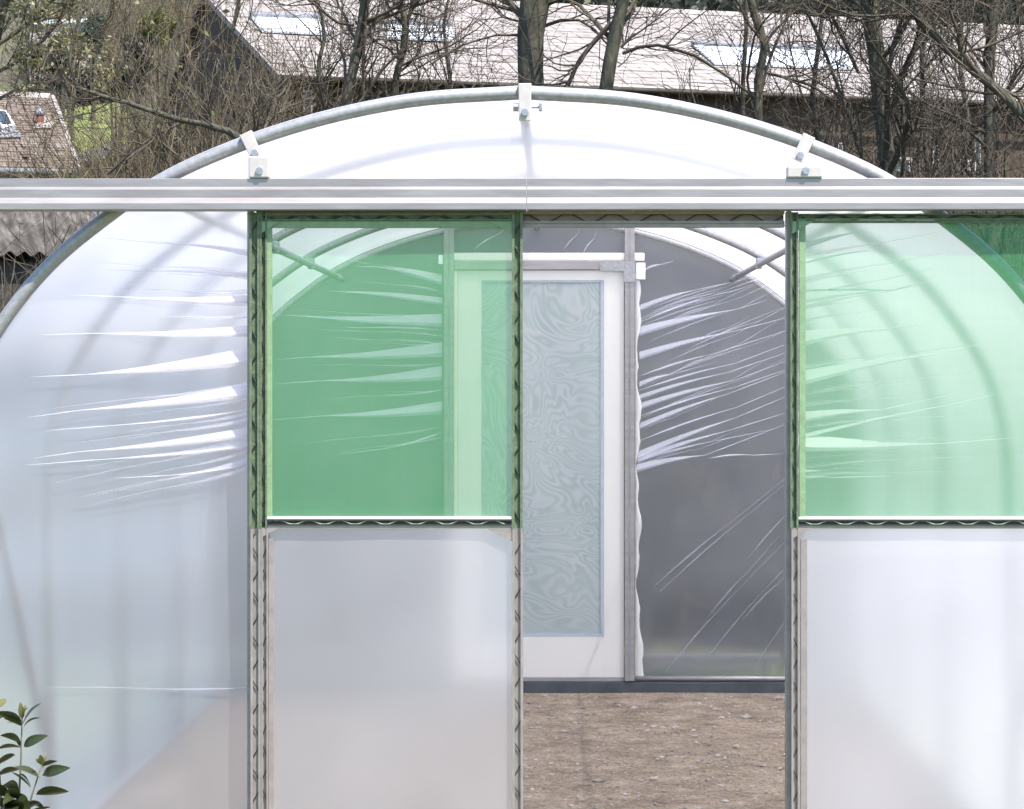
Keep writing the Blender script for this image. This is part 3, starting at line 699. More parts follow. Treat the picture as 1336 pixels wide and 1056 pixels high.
def roof_courses(name, mat, parent, corner, length, run, rise, course, tile_w, thick=0.02, jit=0.006, seed=1):
    """overlapping courses of tiles as real steps; UV in metres for the tile joints"""
    r = np.random.default_rng(seed)
    slope = math.hypot(run, rise); n = max(1, round(slope / course)); ncol = int(length / tile_w)
    d = (B * run + np.array([0, 0, rise])) / slope; nrm = np.cross(U, d)
    V = []; F = []; UV = []
    for i in range(n):
        s0 = slope * i / n; s1 = slope * (i + 1) / n + 0.02
        shift = (i % 2) * tile_w / 2
        for j in range(ncol):
            u0 = max(0, j * tile_w - shift); u1 = min(length, (j + 1) * tile_w - shift - 0.004)
            if j == ncol - 1: u1 = length
            z = r.uniform(-jit, jit) * 0.5; e = r.uniform(-jit, jit)
            p = lambda u, s, h: tuple(corner + U * u + d * s + nrm * h)
            b = len(V)
            V += [p(u0, s0 + e, thick + z), p(u1, s0 + e, thick + z), p(u1, s1, 0.004 + z), p(u0, s1, 0.004 + z), p(u0, s0 + e, z * 0 - 0.01), p(u1, s0 + e, -0.01)]
            F += [(b, b + 1, b + 2, b + 3), (b + 4, b + 5, b + 1, b)]
            cu = r.uniform(0, 400); 
            for q in ((u0, s0), (u1, s0), (u1, s1), (u0, s1)): UV.append((u0 * 1.0 + cu * 0 + (q[0] - u0), q[1]))
            for q in ((u0, s0), (u1, s0), (u1, s0), (u0, s0)): UV.append((q[0], q[1]))
    o = npmesh(name, V, F, mat, parent)
    uvl = o.data.uv_layers.new(name='UVMap')
    if len(uvl.data) == len(UV): uvl.data.foreach_set('uv', np.array(UV, dtype=np.float32).ravel())
    return o, d, nrm
def on_plane(px, py, p0, nrm):
    ray = np.array([(px - PX0) / FPX, 1.0, -(py - PY0) / FPX]); c = np.array([0, 0, CAMH])
    return c + ray * np.dot(p0 - c, nrm) / np.dot(ray, nrm)
def obox(m, p, du, db, dz):
    """box from corner p spanned along U, B, Z"""
    q = [p, p + U * du, p + U * du + B * db, p + B * db]
    b = len(m.v); m.v += [tuple(x) for x in q] + [tuple(x + np.array([0, 0, dz])) for x in q]
    m.f += [tuple(b + i for i in t) for t in ((0, 3, 2, 1), (4, 5, 6, 7), (0, 1, 5, 4), (1, 2, 6, 5), (2, 3, 7, 6), (3, 0, 4, 7))]
    return m
def panel_on_roof(name, quad, p0, nrm, mat, parent, thick=0.05, lift=0.03):
    pts = [on_plane(x, y, p0, nrm) + nrm * lift for x, y in quad]
    return MB().poly_prism(pts[::-1] if np.dot(np.cross(pts[1] - pts[0], pts[2] - pts[1]), nrm) > 0 else pts, nrm * thick).build(name, M[mat], parent)

# long barn
barn = empty('barn', W(367, 98, 35.0) * np.array([1, 1, 0]) + np.array([0, 0, 1.2])); BL = np.array(barn.location)
tag(barn, 'long dark walled barn with a pale slate roof behind the bare trees', 'barn')
e0 = W(367, 98, 35.0) - BL; run, rise, blen = 6.3, 2.12, 19.0
rf, rd, rn = roof_courses('roof', M['slate'], barn, e0, blen, run, rise, 0.26, 0.42, thick=0.009, jit=0.016, seed=2)
hwall = e0[2] - 0.12 + 1.6
wl_ = MB(); obox(wl_, e0 + U * 0.15 + B * 0.25 - np.array([0, 0, hwall]), blen - 0.3, 2 * run - 0.5, hwall - 0.03)
g = [e0 + U * 0.15 + B * 0.25 - [0, 0, 0.05], e0 + U * 0.15 + B * run + [0, 0, rise - 0.10], e0 + U * 0.15 + B * (2 * run - 0.25) - [0, 0, 0.05]]
wl_.poly_prism(g, U * (blen - 0.3)); wl_.build('wall', M['barn_wall'], barn)
# back slope, ridge, verge and gutter
bk = MB(); c0 = e0 + B * run + np.array([0, 0, rise]); bk.poly_prism([c0, c0 + B * run - [0, 0, rise], c0 + B * run - [0, 0, rise + 0.06], c0 - [0, 0, 0.06]], U * blen).build('back_roof', M['slate'], barn)
for k in range(int(blen / 0.6)):
    p = e0 + B * run + np.array([0, 0, rise + 0.02]) + U * (0.6 * k)
    MB().poly_prism([p - B * 0.13 - [0, 0, .045], p + [0, 0, .05], p + B * 0.13 - [0, 0, .045], p + B * 0.12 - [0, 0, .07], p + [0, 0, 0.02], p - B * 0.12 - [0, 0, .07]][::-1], U * 0.585).build('ridge_tile', M['ridge'], rf)
vg = MB(); vg.poly_prism([e0 - U * 0.04, e0 - U * 0.04 + rd * (math.hypot(run, rise)), e0 - U * 0.04 + rd * math.hypot(run, rise) - rn * 0.09, e0 - U * 0.04 - rn * 0.09], U * 0.05).build('verge_board', M['ridge'], barn)
MB().tube([e0 - B * 0.06 - [0, 0, 0.04], e0 - B * 0.06 - [0, 0, 0.04] + U * blen], 0.035, 8).build('gutter', M['twig_dark'], barn, smooth=True)
e0w = e0 + BL
for quad in ([(328, 27), (418, 30), (428, 49), (342, 45)], [(505, 37), (588, 40), (594, 57), (505, 54)], [(905, 64), (1000, 68), (1003, 90), (932, 87)], [(1003, 68), (1105, 72), (1112, 94), (1006, 90)]):
    q = [np.array(p) for p in quad]
    pts = [on_plane(x, y, e0w, rn) - BL + rn * 0.03 for x, y in quad]
    nn = np.cross(pts[1] - pts[0], pts[2] - pts[1]); pts = pts if np.dot(nn, rn) > 0 else pts[::-1]
    rl = MB().poly_prism(pts[::-1], rn * 0.03).build('rooflight', M['rooflight'], barn)
    t0 = on_plane(*quad[0], e0w, rn) - BL; t1 = on_plane(*quad[1], e0w, rn) - BL
    MB().poly_prism([t0 + rn * 0.02, t0 + rn * 0.11, t0 + rn * 0.11 + rd * 0.14, t0 + rn * 0.02 + rd * 0.14], t1 - t0).build('flashing_or_shade', M['lead'], rl)
# windows along the barn wall
wp = e0w + B * 0.25
for (x, y0, y1, wpx) in ((395, 118, 150, 12), (905, 135, 150, 60), (1092, 185, 228, 7), (1215, 190, 226, 10), (1270, 178, 226, 9), (1160, 205, 224, 34), (1240, 208, 222, 30)):
    p = on_plane(x, y1, wp, B) - BL; q = on_plane(x, y0, wp, B) - BL; ww = wpx / 92.0
    m = MB(); obox(m, p - B * 0.05, ww, 0.04, q[2] - p[2]); wf = m.build('window', M['barn_wall' if wpx == 60 else 'render'], barn)
    if wpx != 60:
        m = MB(); obox(m, p - B * 0.055 + U * ww * 0.18 + np.array([0, 0, 0.04]), ww * 0.64, 0.004, q[2] - p[2] - 0.08); m.build('pane', M['glass'], wf)

# tan tiled house
ec = W(100, 221, 40.0); H = 2.6
house = empty('house', (ec[0], ec[1], ec[2] - H)); HL = np.array(house.location); tag(house, 'house with a sunlit tan tiled roof, red capped vent and skylight', 'house')
e1 = ec - HL; hl, hrun, hrise = 10.0, 3.6, 1.55
rfh, hd, hn = roof_courses('roof', M['tile'], house, e1 - U * hl, hl, hrun, hrise, 0.13, 0.22, thick=0.012, jit=0.009, seed=9)
m = MB(); obox(m, e1 - U * (hl - 0.1) + B * 0.2 - np.array([0, 0, H + 1.0]), hl - 0.2, 2 * hrun - 0.4, H + 0.95)
m.poly_prism([e1 - U * 0.1 + B * 0.2 - [0, 0, 0.06], e1 - U * 0.1 + B * hrun + [0, 0, hrise - 0.08], e1 - U * 0.1 + B * (2 * hrun - 0.2) - [0, 0, 0.06]], -U * (hl - 0.2)); m.build('wall', M['render'], house)
c0 = e1 - U * hl + B * hrun + np.array([0, 0, hrise]); MB().poly_prism([c0, c0 + B * hrun - [0, 0, hrise], c0 + B * hrun - [0, 0, hrise + .06], c0 - [0, 0, .06]], U * hl).build('back_roof', M['tile'], house)
for k in range(int(hl / 0.4)):
    p = c0 + U * (0.4 * k) + np.array([0, 0, .015]); MB().poly_prism([p - B * 0.12 - [0, 0, .05], p + [0, 0, .05], p + B * 0.12 - [0, 0, .05], p + [0, 0, 0.01]][::-1], U * 0.39).build('ridge_tile', M['ridge'], rfh)
MB().poly_prism([e1 + hn * 0.04, e1 + hn * 0.04 + hd * math.hypot(hrun, hrise), e1 - hn * 0.1 + hd * math.hypot(hrun, hrise), e1 - hn * 0.1], U * 0.07).build('verge_board', M['ridge'], house)
MB().tube([e1 - B * 0.06 - [0, 0, 0.06] - U * hl, e1 - B * 0.06 - [0, 0, 0.06]], 0.055, 8).build('gutter', M['lead'], house, smooth=True)
pv = on_plane(52, 162, ec, hn) - HL
vp = MB().tube([pv - [0, 0, 0.1], pv + [0, 0, 0.16]], 0.07, 10).build('vent_pipe', M['red'], house, smooth=True)
MB().tube([pv + [0, 0, 0.15], pv + [0, 0, 0.19], pv + [0, 0, 0.27]], [0.085, 0.085, 0.05], 10).build('cowl', M['lead'], vp, smooth=True)
MB().poly_prism([on_plane(a, b, ec, hn) - HL + hn * 0.03 for a, b in ((44, 170), (66, 170), (70, 164), (58, 152))], hn * 0.01).build('flashing_or_shade', M['ridge'], vp)
sk = panel_on_roof('skylight', [(-8, 152), (8, 153), (20, 173), (2, 175)], ec, hn, 'paint_white', house, 0.10, 0.02); 
sk.location = -HL
s2 = panel_on_roof('pane', [(-6, 154), (6, 155), (15, 171), (2, 172)], ec, hn, 'glass', sk, 0.01, 0.125)
sk_shade = panel_on_roof('flashing_or_shade', [(-10, 172), (24, 173), (28, 182), (-6, 183)], ec, hn, 'lead', sk, 0.02, 0.03)  # dark strip painted in as the shadow below the skylight

# corrugated shed at the left
es = W(205, 334, 25.0)
shed = empty('shed', (es[0], es[1], 0.55)); SL = np.array(shed.location); tag(shed, 'dark low shed with a weathered corrugated roof beside the polytunnel', 'shed')
e2 = es - SL; sl, srun, srise = 7.0, 2.4, 0.86
sslope = math.hypot(srun, srise); sd_ = (B * srun + np.array([0, 0, srise])) / sslope; sn = np.cross(U, sd_)
for k in range(int(sl / 1.0)):
    nu = 57
    def fn(a, b, k=k):
        u = -1.0 * (k + 1) + 1.03 * a; s = sslope * b
        return e2 + U * u + sd_ * s + sn * (0.026 * math.cos(2 * math.pi * u / 0.146) + 0.004 * (k % 2))
    V, F = grid(fn, nu, 3); ro = npmesh('roof_sheet', V, F, M['corrugated'], shed, smooth=True)
    so = ro.modifiers.new('solid', 'SOLIDIFY'); so.thickness = 0.007
m = MB(); obox(m, e2 - U * (sl - 0.1) + B * 0.15 - np.array([0, 0, 2.8]), sl - 0.2, srun * 2 - 0.3, 2.72)
m.poly_prism([e2 - U * 0.1 + B * 0.15 - [0, 0, 0.09], e2 - U * 0.1 + B * srun + [0, 0, srise - 0.12], e2 - U * 0.1 + B * (2 * srun - 0.15) - [0, 0, 0.09]], -U * (sl - 0.2)); m.build('wall', M['shed_wall'], shed)
c0 = e2 - U * sl + B * srun + np.array([0, 0, srise]); MB().poly_prism([c0, c0 + B * srun - [0, 0, srise], c0 + B * srun - [0, 0, srise + .03], c0 - [0, 0, .03]], U * sl).build('back_roof', M['corrugated'], shed)
MB().poly_prism([c0 - B * 0.16 - [0, 0, .03], c0 + [0, 0, .06], c0 + B * 0.16 - [0, 0, .03], c0 + [0, 0, 0.04]][::-1], U * sl).build('ridge_cap', M['corrugated'], shed)

# far pale glasshouse roof at the top left
gp = W(78, 34, 75.0); gz = ground_h(gp[0], gp[1])
gh = empty('garden_shed', (gp[0], gp[1], gz)); tag(gh, 'small garden shed with a pale turquoise sheet roof high on the hillside', 'shed')
m = MB(); m.box(-0.9, 0.9, 0, 1.6, -0.5, gp[2] - gz + 0.05); m.build('wall', M['render'], gh)
m = MB(); z0 = gp[2] - gz; m.poly_prism([(-1.0, -0.1, z0 + 0.02), (-1.0, -0.1, z0 + 0.09), (-1.0, 1.8, z0 + 0.42), (-1.0, 1.8, z0 + 0.36)], (2.0, 0, 0.09)); m.build('roof', M['turq'], gh)

# lawn on the slope, low wall with a coping
def drape(name, quad, mat, lift, kind):
    q = np.array(quad, float)
    def fn(a, b):
        p = (q[0] * (1 - a) + q[1] * a) * (1 - b) + (q[3] * (1 - a) + q[2] * a) * b
        return (p[0], p[1], ground_h(p[0], p[1]) + lift)
    V, F = grid(fn, 30, 30); o = npmesh(name, V, F, M[mat], smooth=True); tag(o, kind=kind); return o
def xy(px, Y): return ((px - PX0) / FPX * Y, Y)
drape('lawn', [xy(20, 56), xy(172, 57), xy(164, 69), xy(40, 69)], 'lawn', 0.06, 'structure')
wa, wb_ = xy(92, 52.5), xy(158, 56.5)
gw = empty('garden_wall', (wa[0], wa[1], 0)); tag(gw, 'low stone garden wall with a pale coping in front of the lawn', 'wall')
n = 9
for i in range(n):
    a = np.array(wa) + (np.array(wb_) - np.array(wa)) * i / n; b = np.array(wa) + (np.array(wb_) - np.array(wa)) * (i + 0.97) / n
    zt = W(0, 212 - (212 - 192) * i / n, a[1])[2]; zg = min(ground_h(a[0], a[1]), ground_h(b[0], b[1])) - 0.3
    d = np.array([b[0] - a[0], b[1] - a[1]]); d /= np.linalg.norm(d); nn = np.array([-d[1], d[0]]) * 0.2
    base = [(a[0] - wa[0], a[1] - wa[1]), (b[0] - wa[0], b[1] - wa[1])]
    for (nm, mat, z0, z1, k) in (('wall_block', 'barn_wall', zg, zt, 1.0), ('coping', 'lead' if i % 3 else 'render', zt, zt + 0.09, 1.3)):
        MB().poly_prism([(base[0][0] - nn[0] * k, base[0][1] - nn[1] * k, z0), (base[1][0] - nn[0] * k, base[1][1] - nn[1] * k, z0), (base[1][0] + nn[0] * k, base[1][1] + nn[1] * k, z0), (base[0][0] + nn[0] * k, base[0][1] + nn[1] * k, z0)][::-1], (0, 0, z1 - z0)).build(nm, M[mat], gw)

# timber edging behind the far end
te = empty('timber_edging', (0.4, 14.1, 0)); tag(te, 'grey timber edging boards on the grass behind the far end', 'edging')
for k in range(3):
    MB().box(-2.2 + 1.6 * k, -0.62 + 1.6 * k, -0.04, 0.04, -0.05, 0.10 + 0.006 * (k % 2)).build('board', M['timber'], te, bevel=0.006)

# ------------------------------------------------------------------ bare trees and brush
def batch_tubes(P, R, sides=3):
    """P (N,S,3), R (N,S) -> V, F"""
    N, S, _ = P.shape
    T = np.gradient(P, axis=1); T /= np.linalg.norm(T, axis=2, keepdims=True) + 1e-9
    ref = np.where(np.abs(T[..., 2:3]) < 0.85, np.array([0, 0, 1.0]), np.array([1.0, 0, 0]))
    ref = np.broadcast_to(ref[:, :1], T.shape)
    u = np.cross(T, ref); u /= np.linalg.norm(u, axis=2, keepdims=True) + 1e-9; w = np.cross(T, u)
    a = 2 * np.pi * np.arange(sides) / sides
    V = P[:, :, None] + R[:, :, None, None] * (np.cos(a)[None, None, :, None] * u[:, :, None] + np.sin(a)[None, None, :, None] * w[:, :, None])
    idx = np.arange(N * S * sides).reshape(N, S, sides)
    q = np.stack([idx[:, :-1], np.roll(idx, -1, 2)[:, :-1], np.roll(idx, -1, 2)[:, 1:], idx[:, 1:]], -1)
    return V.reshape(-1, 3), q.reshape(-1, 4)
def resample(pts, S):
    pts = np.asarray(pts, float); t = np.concatenate([[0], np.cumsum(np.linalg.norm(np.diff(pts[:, :3], axis=0), axis=1))])
    tt = np.linspace(0, t[-1], S); return np.stack([np.interp(tt, t, pts[:, k]) for k in range(pts.shape[1])], -1)
def kids(r, P, R, n, ln, spread=(0.5, 1.1), up=0.15, t0=0.25, wig=0.25, rk=0.55, S=6, tip=0.25, tmax=1.0, taper=0.6):
    N, SP, _ = P.shape; idx = np.repeat(np.arange(N), n); K = len(idx)
    t = r.uniform(t0, tmax, K) * (SP - 1); k = np.minimum(t.astype(int), SP - 2); f = (t - k)[:, None]
    base = P[idx, k] * (1 - f) + P[idx, k + 1] * f; tan = P[idx, k + 1] - P[idx, k]; tan /= np.linalg.norm(tan, axis=1, keepdims=True) + 1e-9
    rb = (R[idx, k] * (1 - f[:, 0]) + R[idx, k + 1] * f[:, 0]) * rk * r.uniform(0.7, 1.1, K)
    rnd = r.normal(size=(K, 3)); perp = rnd - tan * np.sum(rnd * tan, 1, keepdims=True); perp /= np.linalg.norm(perp, axis=1, keepdims=True)
    a = r.uniform(*spread, K)[:, None]
    d = tan * np.cos(a) + perp * np.sin(a); d[:, 2] += up; d /= np.linalg.norm(d, axis=1, keepdims=True)
    L = ln * r.uniform(0.5, 1.2, K) * (1 - taper * (t / (SP - 1)) * 0.7)
    out = np.zeros((K, S, 3)); out[:, 0] = base; step = (L / (S - 1))[:, None]
    for s in range(1, S):
        d = d + r.normal(size=(K, 3)) * wig; d[:, 2] += up * 0.5; d /= np.linalg.norm(d, axis=1, keepdims=True)
        out[:, s] = out[:, s - 1] + d * step
    RR = rb[:, None] * np.linspace(1, tip, S)[None]
    return out, np.maximum(RR, 0.0022)
def leaves_at(r, P, n, size, jitter):
    K = len(P); idx = r.integers(0, K, n); c = P[idx] + r.normal(size=(n, 3)) * jitter
    a = r.normal(size=(n, 3)); a /= np.linalg.norm(a, axis=1, keepdims=True); b = np.cross(a, r.normal(size=(n, 3))); b /= np.linalg.norm(b, axis=1, keepdims=True)
    s = size * r.uniform(0.5, 1.3, (n, 1))
    V = np.stack([c - a * s, c + b * s * 0.45, c + a * s, c - b * s * 0.45], 1).reshape(-1, 3)
    return V, np.arange(4 * n).reshape(-1, 4)

def tree(px_pts, Y, label, seed, limbs=(), n1=12, n2=7, n3=5, l1=2.4, l2=1.2, l3=0.55, top=7.5, lean_y=0.0, bark='bark', twig='twig', leaves=0, leafmat_='leaf_yellow', n4=0, t1=0.15, name='bare_tree', group='bare trees in front of the barn'):
    """px_pts: (x, y, width) in the photograph, bottom to top, on a trunk Y metres away"""
    r = np.random.default_rng(seed)
    k = Y / FPX; pts = []
    for (x, y, w) in px_pts:
        p = W(x, y, Y); pts.append((p[0], p[1], p[2], w * k / 2))
    x, y, z, rr = pts[0]
    dx = (pts[0][0] - pts[1][0]) / max(0.2, pts[1][2] - pts[0][2]); zg = float(ground_h(x, y)) - 0.15
    low = []
    for f in (1.0, 0.9, 0.5):
        zz = z + (zg - z) * f; low.append((x + dx * (z - zz) * 0.35, y, zz, rr * (1 + 0.25 * f + (0.5 if f == 1.0 else 0))))
    tp = pts[-1]; dxt = (pts[-1][0] - pts[-2][0]) / max(0.2, pts[-1][2] - pts[-2][2])
    hi = []
    if top > tp[2]:
        for f in (0.35, 0.7, 1.0):
            hi.append((tp[0] + dxt * 0.7 * (top - tp[2]) * f + r.normal(0, 0.15), tp[1] + r.normal(0, .2), tp[2] + (top - tp[2]) * f, tp[3] * (1 - 0.8 * f)))
    tr = resample(low + pts + hi, 26)
    root = empty(name, (low[0][0], low[0][1], zg)); tag(root, label, 'tree', group); O = np.array(root.location)
    P0 = tr[None, :, :3] - O; R0 = tr[None, :, 3].copy()
    P0[:, 1:-1] += r.normal(size=P0[:, 1:-1].shape) * 0.008
    V, F = batch_tubes(P0, R0, 12); npmesh('trunk', V, F, M[bark], root, smooth=True)
    Ls = []; LR = []
    for lm in limbs:
        q = np.array([list(W(a, b, Y + (c[0] if c else 0)) - O) + [w * k / 2] for a, b, w, *c in lm]); q = resample(q, 9); Ls.append(q[:, :3]); LR.append(np.maximum(q[:, 3], .003))
    P1, R1 = kids(r, P0, R0, n1, l1, (0.5, 1.2), 0.12, t1, 0.16, 0.42, 9)
    R1 = np.minimum(R1, 0.05)
    if Ls: P1 = np.concatenate([P1, np.array(Ls)]); R1 = np.concatenate([R1, np.array(LR)])
    P2, R2 = kids(r, P1, R1, n2, l2, (0.4, 1.1), 0.10, 0.15, 0.22, 0.55, 6)
    P3, R3 = kids(r, P2, R2, max(3, int(n3 * 0.7)), l3, (0.4, 1.1), 0.12, 0.15, 0.22, 0.6, 5)
    parts = [batch_tubes(P1, R1, 6), batch_tubes(P2, R2, 4), batch_tubes(P3, np.maximum(R3, .0032), 3)]
    if n4: P4, R4 = kids(r, P3, R3, n4, l3 * 0.5, (0.4, 1.0), 0.05, 0.2, 0.25, 0.6, 4); parts.append(batch_tubes(P4, np.maximum(R4, .003), 3))
    V = np.concatenate([p[0] for p in parts]); o_ = 0; Fs = []
    for p in parts: Fs.append(p[1] + o_); o_ += len(p[0])
    npmesh('branches', V, np.concatenate(Fs), M[twig], root)
    if leaves:
        V, F = leaves_at(r, P3[:, 2:].reshape(-1, 3), leaves, 0.036, 0.06); npmesh('young_leaves', V, F, M[leafmat_], root)
    return root

tree([(693, 112, 33), (692, 60, 34), (692, 22, 36), (700, -6, 40)], 26, 'thick straight trunk forking above the roof, tallest behind the hoop centre', 1,
     limbs=[[(685, 25, 12), (668, 8, 10), (655, -10, 9), (640, -40, 7)], [(704, 20, 16), (716, -10, 14), (730, -60, 10)], [(708, 35, 5), (730, 27, 5), (755, 26, 4), (775, 38, 3.5), (792, 58, 2.5)], [(680, 46, 4), (645, 46, 3), (600, 60, 2.5), (560, 85, 2)], [(676, 28, 3.5), (655, 22, 3), (640, 8, 2)]],
     n1=14, t1=0.55, top=10)
tree([(790, 112, 18), (797, 80, 18), (802, 50, 18), (812, 5, 16), (818, -20, 14)], 25, 'leaning trunk with a drooping limb on each side, right of the thickest trunk', 2,
     limbs=[[(798, 30, 8), (775, 55, 7), (755, 80, 6.5), (741, 112, 6)], [(812, 70, 5), (830, 62, 5), (860, 59, 4.5), (905, 72, 4.5), (950, 100, 4), (985, 128, 3.5)], [(810, 62, 4.5), (822, 50, 4.5), (829, 44, 4)], [(806, 88, 2), (816, 80, 1.6), (830, 60, 1)]],
     n1=12, t1=0.5, top=9)
tree([(452, 135, 14), (460, 95, 13), (468, 60, 13), (474, 20, 14), (478, -10, 12)], 27, 'slim dark trunk with many fine shoots in front of the left rooflight', 3, limbs=[[(462, 33, 5), (440, 30, 4), (415, 10, 4), (405, -10, 3)], [(474, 130, 5), (474, 70, 5), (478, 20, 4)]], n1=26, n2=9, n3=6, t1=0.15, top=8.5)
tree([(516, 108, 9), (522, 75, 9), (530, 40, 10), (528, 15, 9), (520, -10, 8)], 28, 'thin forked trunk between the two left rooflights', 4, limbs=[[(530, 30, 5), (540, 5, 5), (545, -20, 4)], [(527, 22, 4), (515, 5, 3.5), (505, -15, 3)]], n1=24, n2=8, n3=6, t1=0.15, top=8)
tree([(588, 120, 5), (585, 80, 5), (578, 40, 4), (585, 5, 3.5)], 28.5, 'slender sapling left of the thickest trunk', 14, n1=26, n2=9, n3=5, t1=0.15, top=7, l1=2.0)
tree([(420, 125, 6), (412, 90, 6), (425, 50, 5), (418, 10, 4)], 29, 'slender twiggy sapling at the left corner of the barn', 15, n1=24, n2=8, n3=5, t1=0.12, top=7.2, l1=1.8)
tree([(990, 155, 12), (991, 110, 11), (994, 85, 11), (1000, 62, 11), (990, 35, 11), (981, 10, 11), (978, -10, 10)], 26, 'crooked trunk kinked to the right over the right rooflight', 5, limbs=[[(1000, 95, 4.5), (1030, 103, 4), (1060, 112, 4), (1085, 130, 3)], [(982, 14, 4), (1010, 5, 3), (1040, 2, 3)]], n1=20, n2=8, n3=5, t1=0.35, top=8.5)
tree([(969, 125, 6), (970, 80, 6), (974, 20, 5), (975, -10, 5)], 27.5, 'thin upright stem beside the crooked trunk', 16, n1=16, n2=7, n3=5, t1=0.3, top=8)
tree([(1160, 232, 22), (1153, 170, 21), (1146, 110, 21), (1142, 60, 22), (1134, 10, 24), (1130, -10, 22)], 24, 'dark stout trunk among dense twigs right of the rooflights', 6,
     limbs=[[(1160, 150, 10), (1175, 100, 9), (1195, 60, 8), (1215, 20, 7)], [(1120, 95, 5), (1095, 40, 5), (1075, 0, 4)], [(1130, 225, 5), (1110, 160, 5), (1085, 90, 5), (1060, 30, 4.5), (1040, -10, 4)], [(1145, 20, 6), (1110, 0, 5), (1080, -25, 4)]],
     n1=32, n2=10, n3=7, n4=2, t1=0.12, top=9, twig='twig_dark')
tree([(1292, 232, 13), (1290, 160, 13), (1291, 90, 14), (1297, 30, 15), (1300, -10, 14)], 25.5, 'dark upright trunk near the right edge of the picture', 7, limbs=[[(1300, 145, 4), (1325, 95, 3.5), (1350, 60, 3)]], n1=30, n2=10, n3=6, n4=2, t1=0.12, top=9, twig='twig_dark')
tree([(1352, 235, 18), (1340, 150, 14), (1300, 112, 13), (1250, 78, 12), (1215, 45, 12), (1190, 10, 11), (1180, -15, 10)], 23, 'trunk arching down to the right across the right end of the barn', 8, limbs=[[(1240, 72, 4), (1290, 60, 4), (1336, 40, 3)], [(1310, 118, 6), (1330, 128, 5), (1360, 165, 4)]], n1=26, n2=9, n3=6, n4=2, t1=0.3, top=8)
tree([(1212, 235, 7), (1205, 170, 7), (1203, 100, 7), (1205, 30, 6), (1200, -10, 5)], 27, 'thin stem between the stout trunk and the right edge', 9, n1=26, n2=9, n3=6, t1=0.12, top=8, twig='twig_dark')
tree([(1068, 190, 7), (1058, 130, 7), (1066, 70, 6), (1072, 20, 5), (1070, -10, 5)], 28, 'thin stem in front of the right rooflight', 10, n1=26, n2=9, n3=5, t1=0.12, top=8)
tree([(1256, 235, 8), (1262, 150, 7), (1250, 80, 6), (1258, 10, 5)], 29, 'twiggy stem low on the slope below the right end of the barn', 17, n1=30, n2=9, n3=6, t1=0.1, top=7.5, twig='twig_dark')
tree([(335, 205, 16), (318, 176, 10), (270, 165, 8), (235, 158, 7), (200, 147, 7), (165, 135, 6), (130, 124, 6), (97, 112, 5), (88, 90, 5), (95, 50, 4), (108, 15, 4)], 22, 'long low branch sweeping left over the tan roof', 11,
     limbs=[[(280, 172, 4), (272, 140, 3), (268, 100, 2.5)], [(185, 140, 3), (178, 115, 2.5), (172, 80, 2)], [(240, 160, 3), (205, 175, 3), (160, 208, 2.5)], [(185, 195, 5), (160, 210, 4), (140, 228, 4)]],
     n1=34, n2=7, n3=5, l1=1.3, l2=0.7, l3=0.35, t1=0.25, top=0, group='bare trees left of the barn')
tree([(240, 210, 8), (215, 130, 7), (224, 60, 7), (238, 20, 6), (252, -15, 5)], 33, 'dark sapling leaning towards the barn verge', 12, n1=36, n2=9, n3=6, l1=2.2, t1=0.1, top=9.5, group='bare trees left of the barn')
tree([(300, 200, 6), (310, 130, 6), (300, 60, 5), (312, 0, 5)], 31, 'twiggy stem standing before the barn gable', 18, n1=36, n2=9, n3=6, l1=1.8, t1=0.1, top=9, group='bare trees left of the barn', twig='brush')
tree([(-30, 235, 16), (-24, 150, 15), (-10, 80, 13), (2, 20, 12), (8, -15, 10)], 28, 'tree in young yellow leaf at the top left corner', 13, limbs=[[(-15, 100, 6), (25, 80, 5), (60, 50, 4), (90, 10, 3)], [(-5, 60, 6), (40, 30, 5), (80, -10, 4)], [(-22, 140, 5), (20, 118, 4), (60, 105, 3), (95, 90, 2)]],
     n1=22, n2=10, n3=6, l1=2.0, l2=0.9, l3=0.45, top=9.5, leaves=15000, group='bare trees left of the barn', t1=0.3)

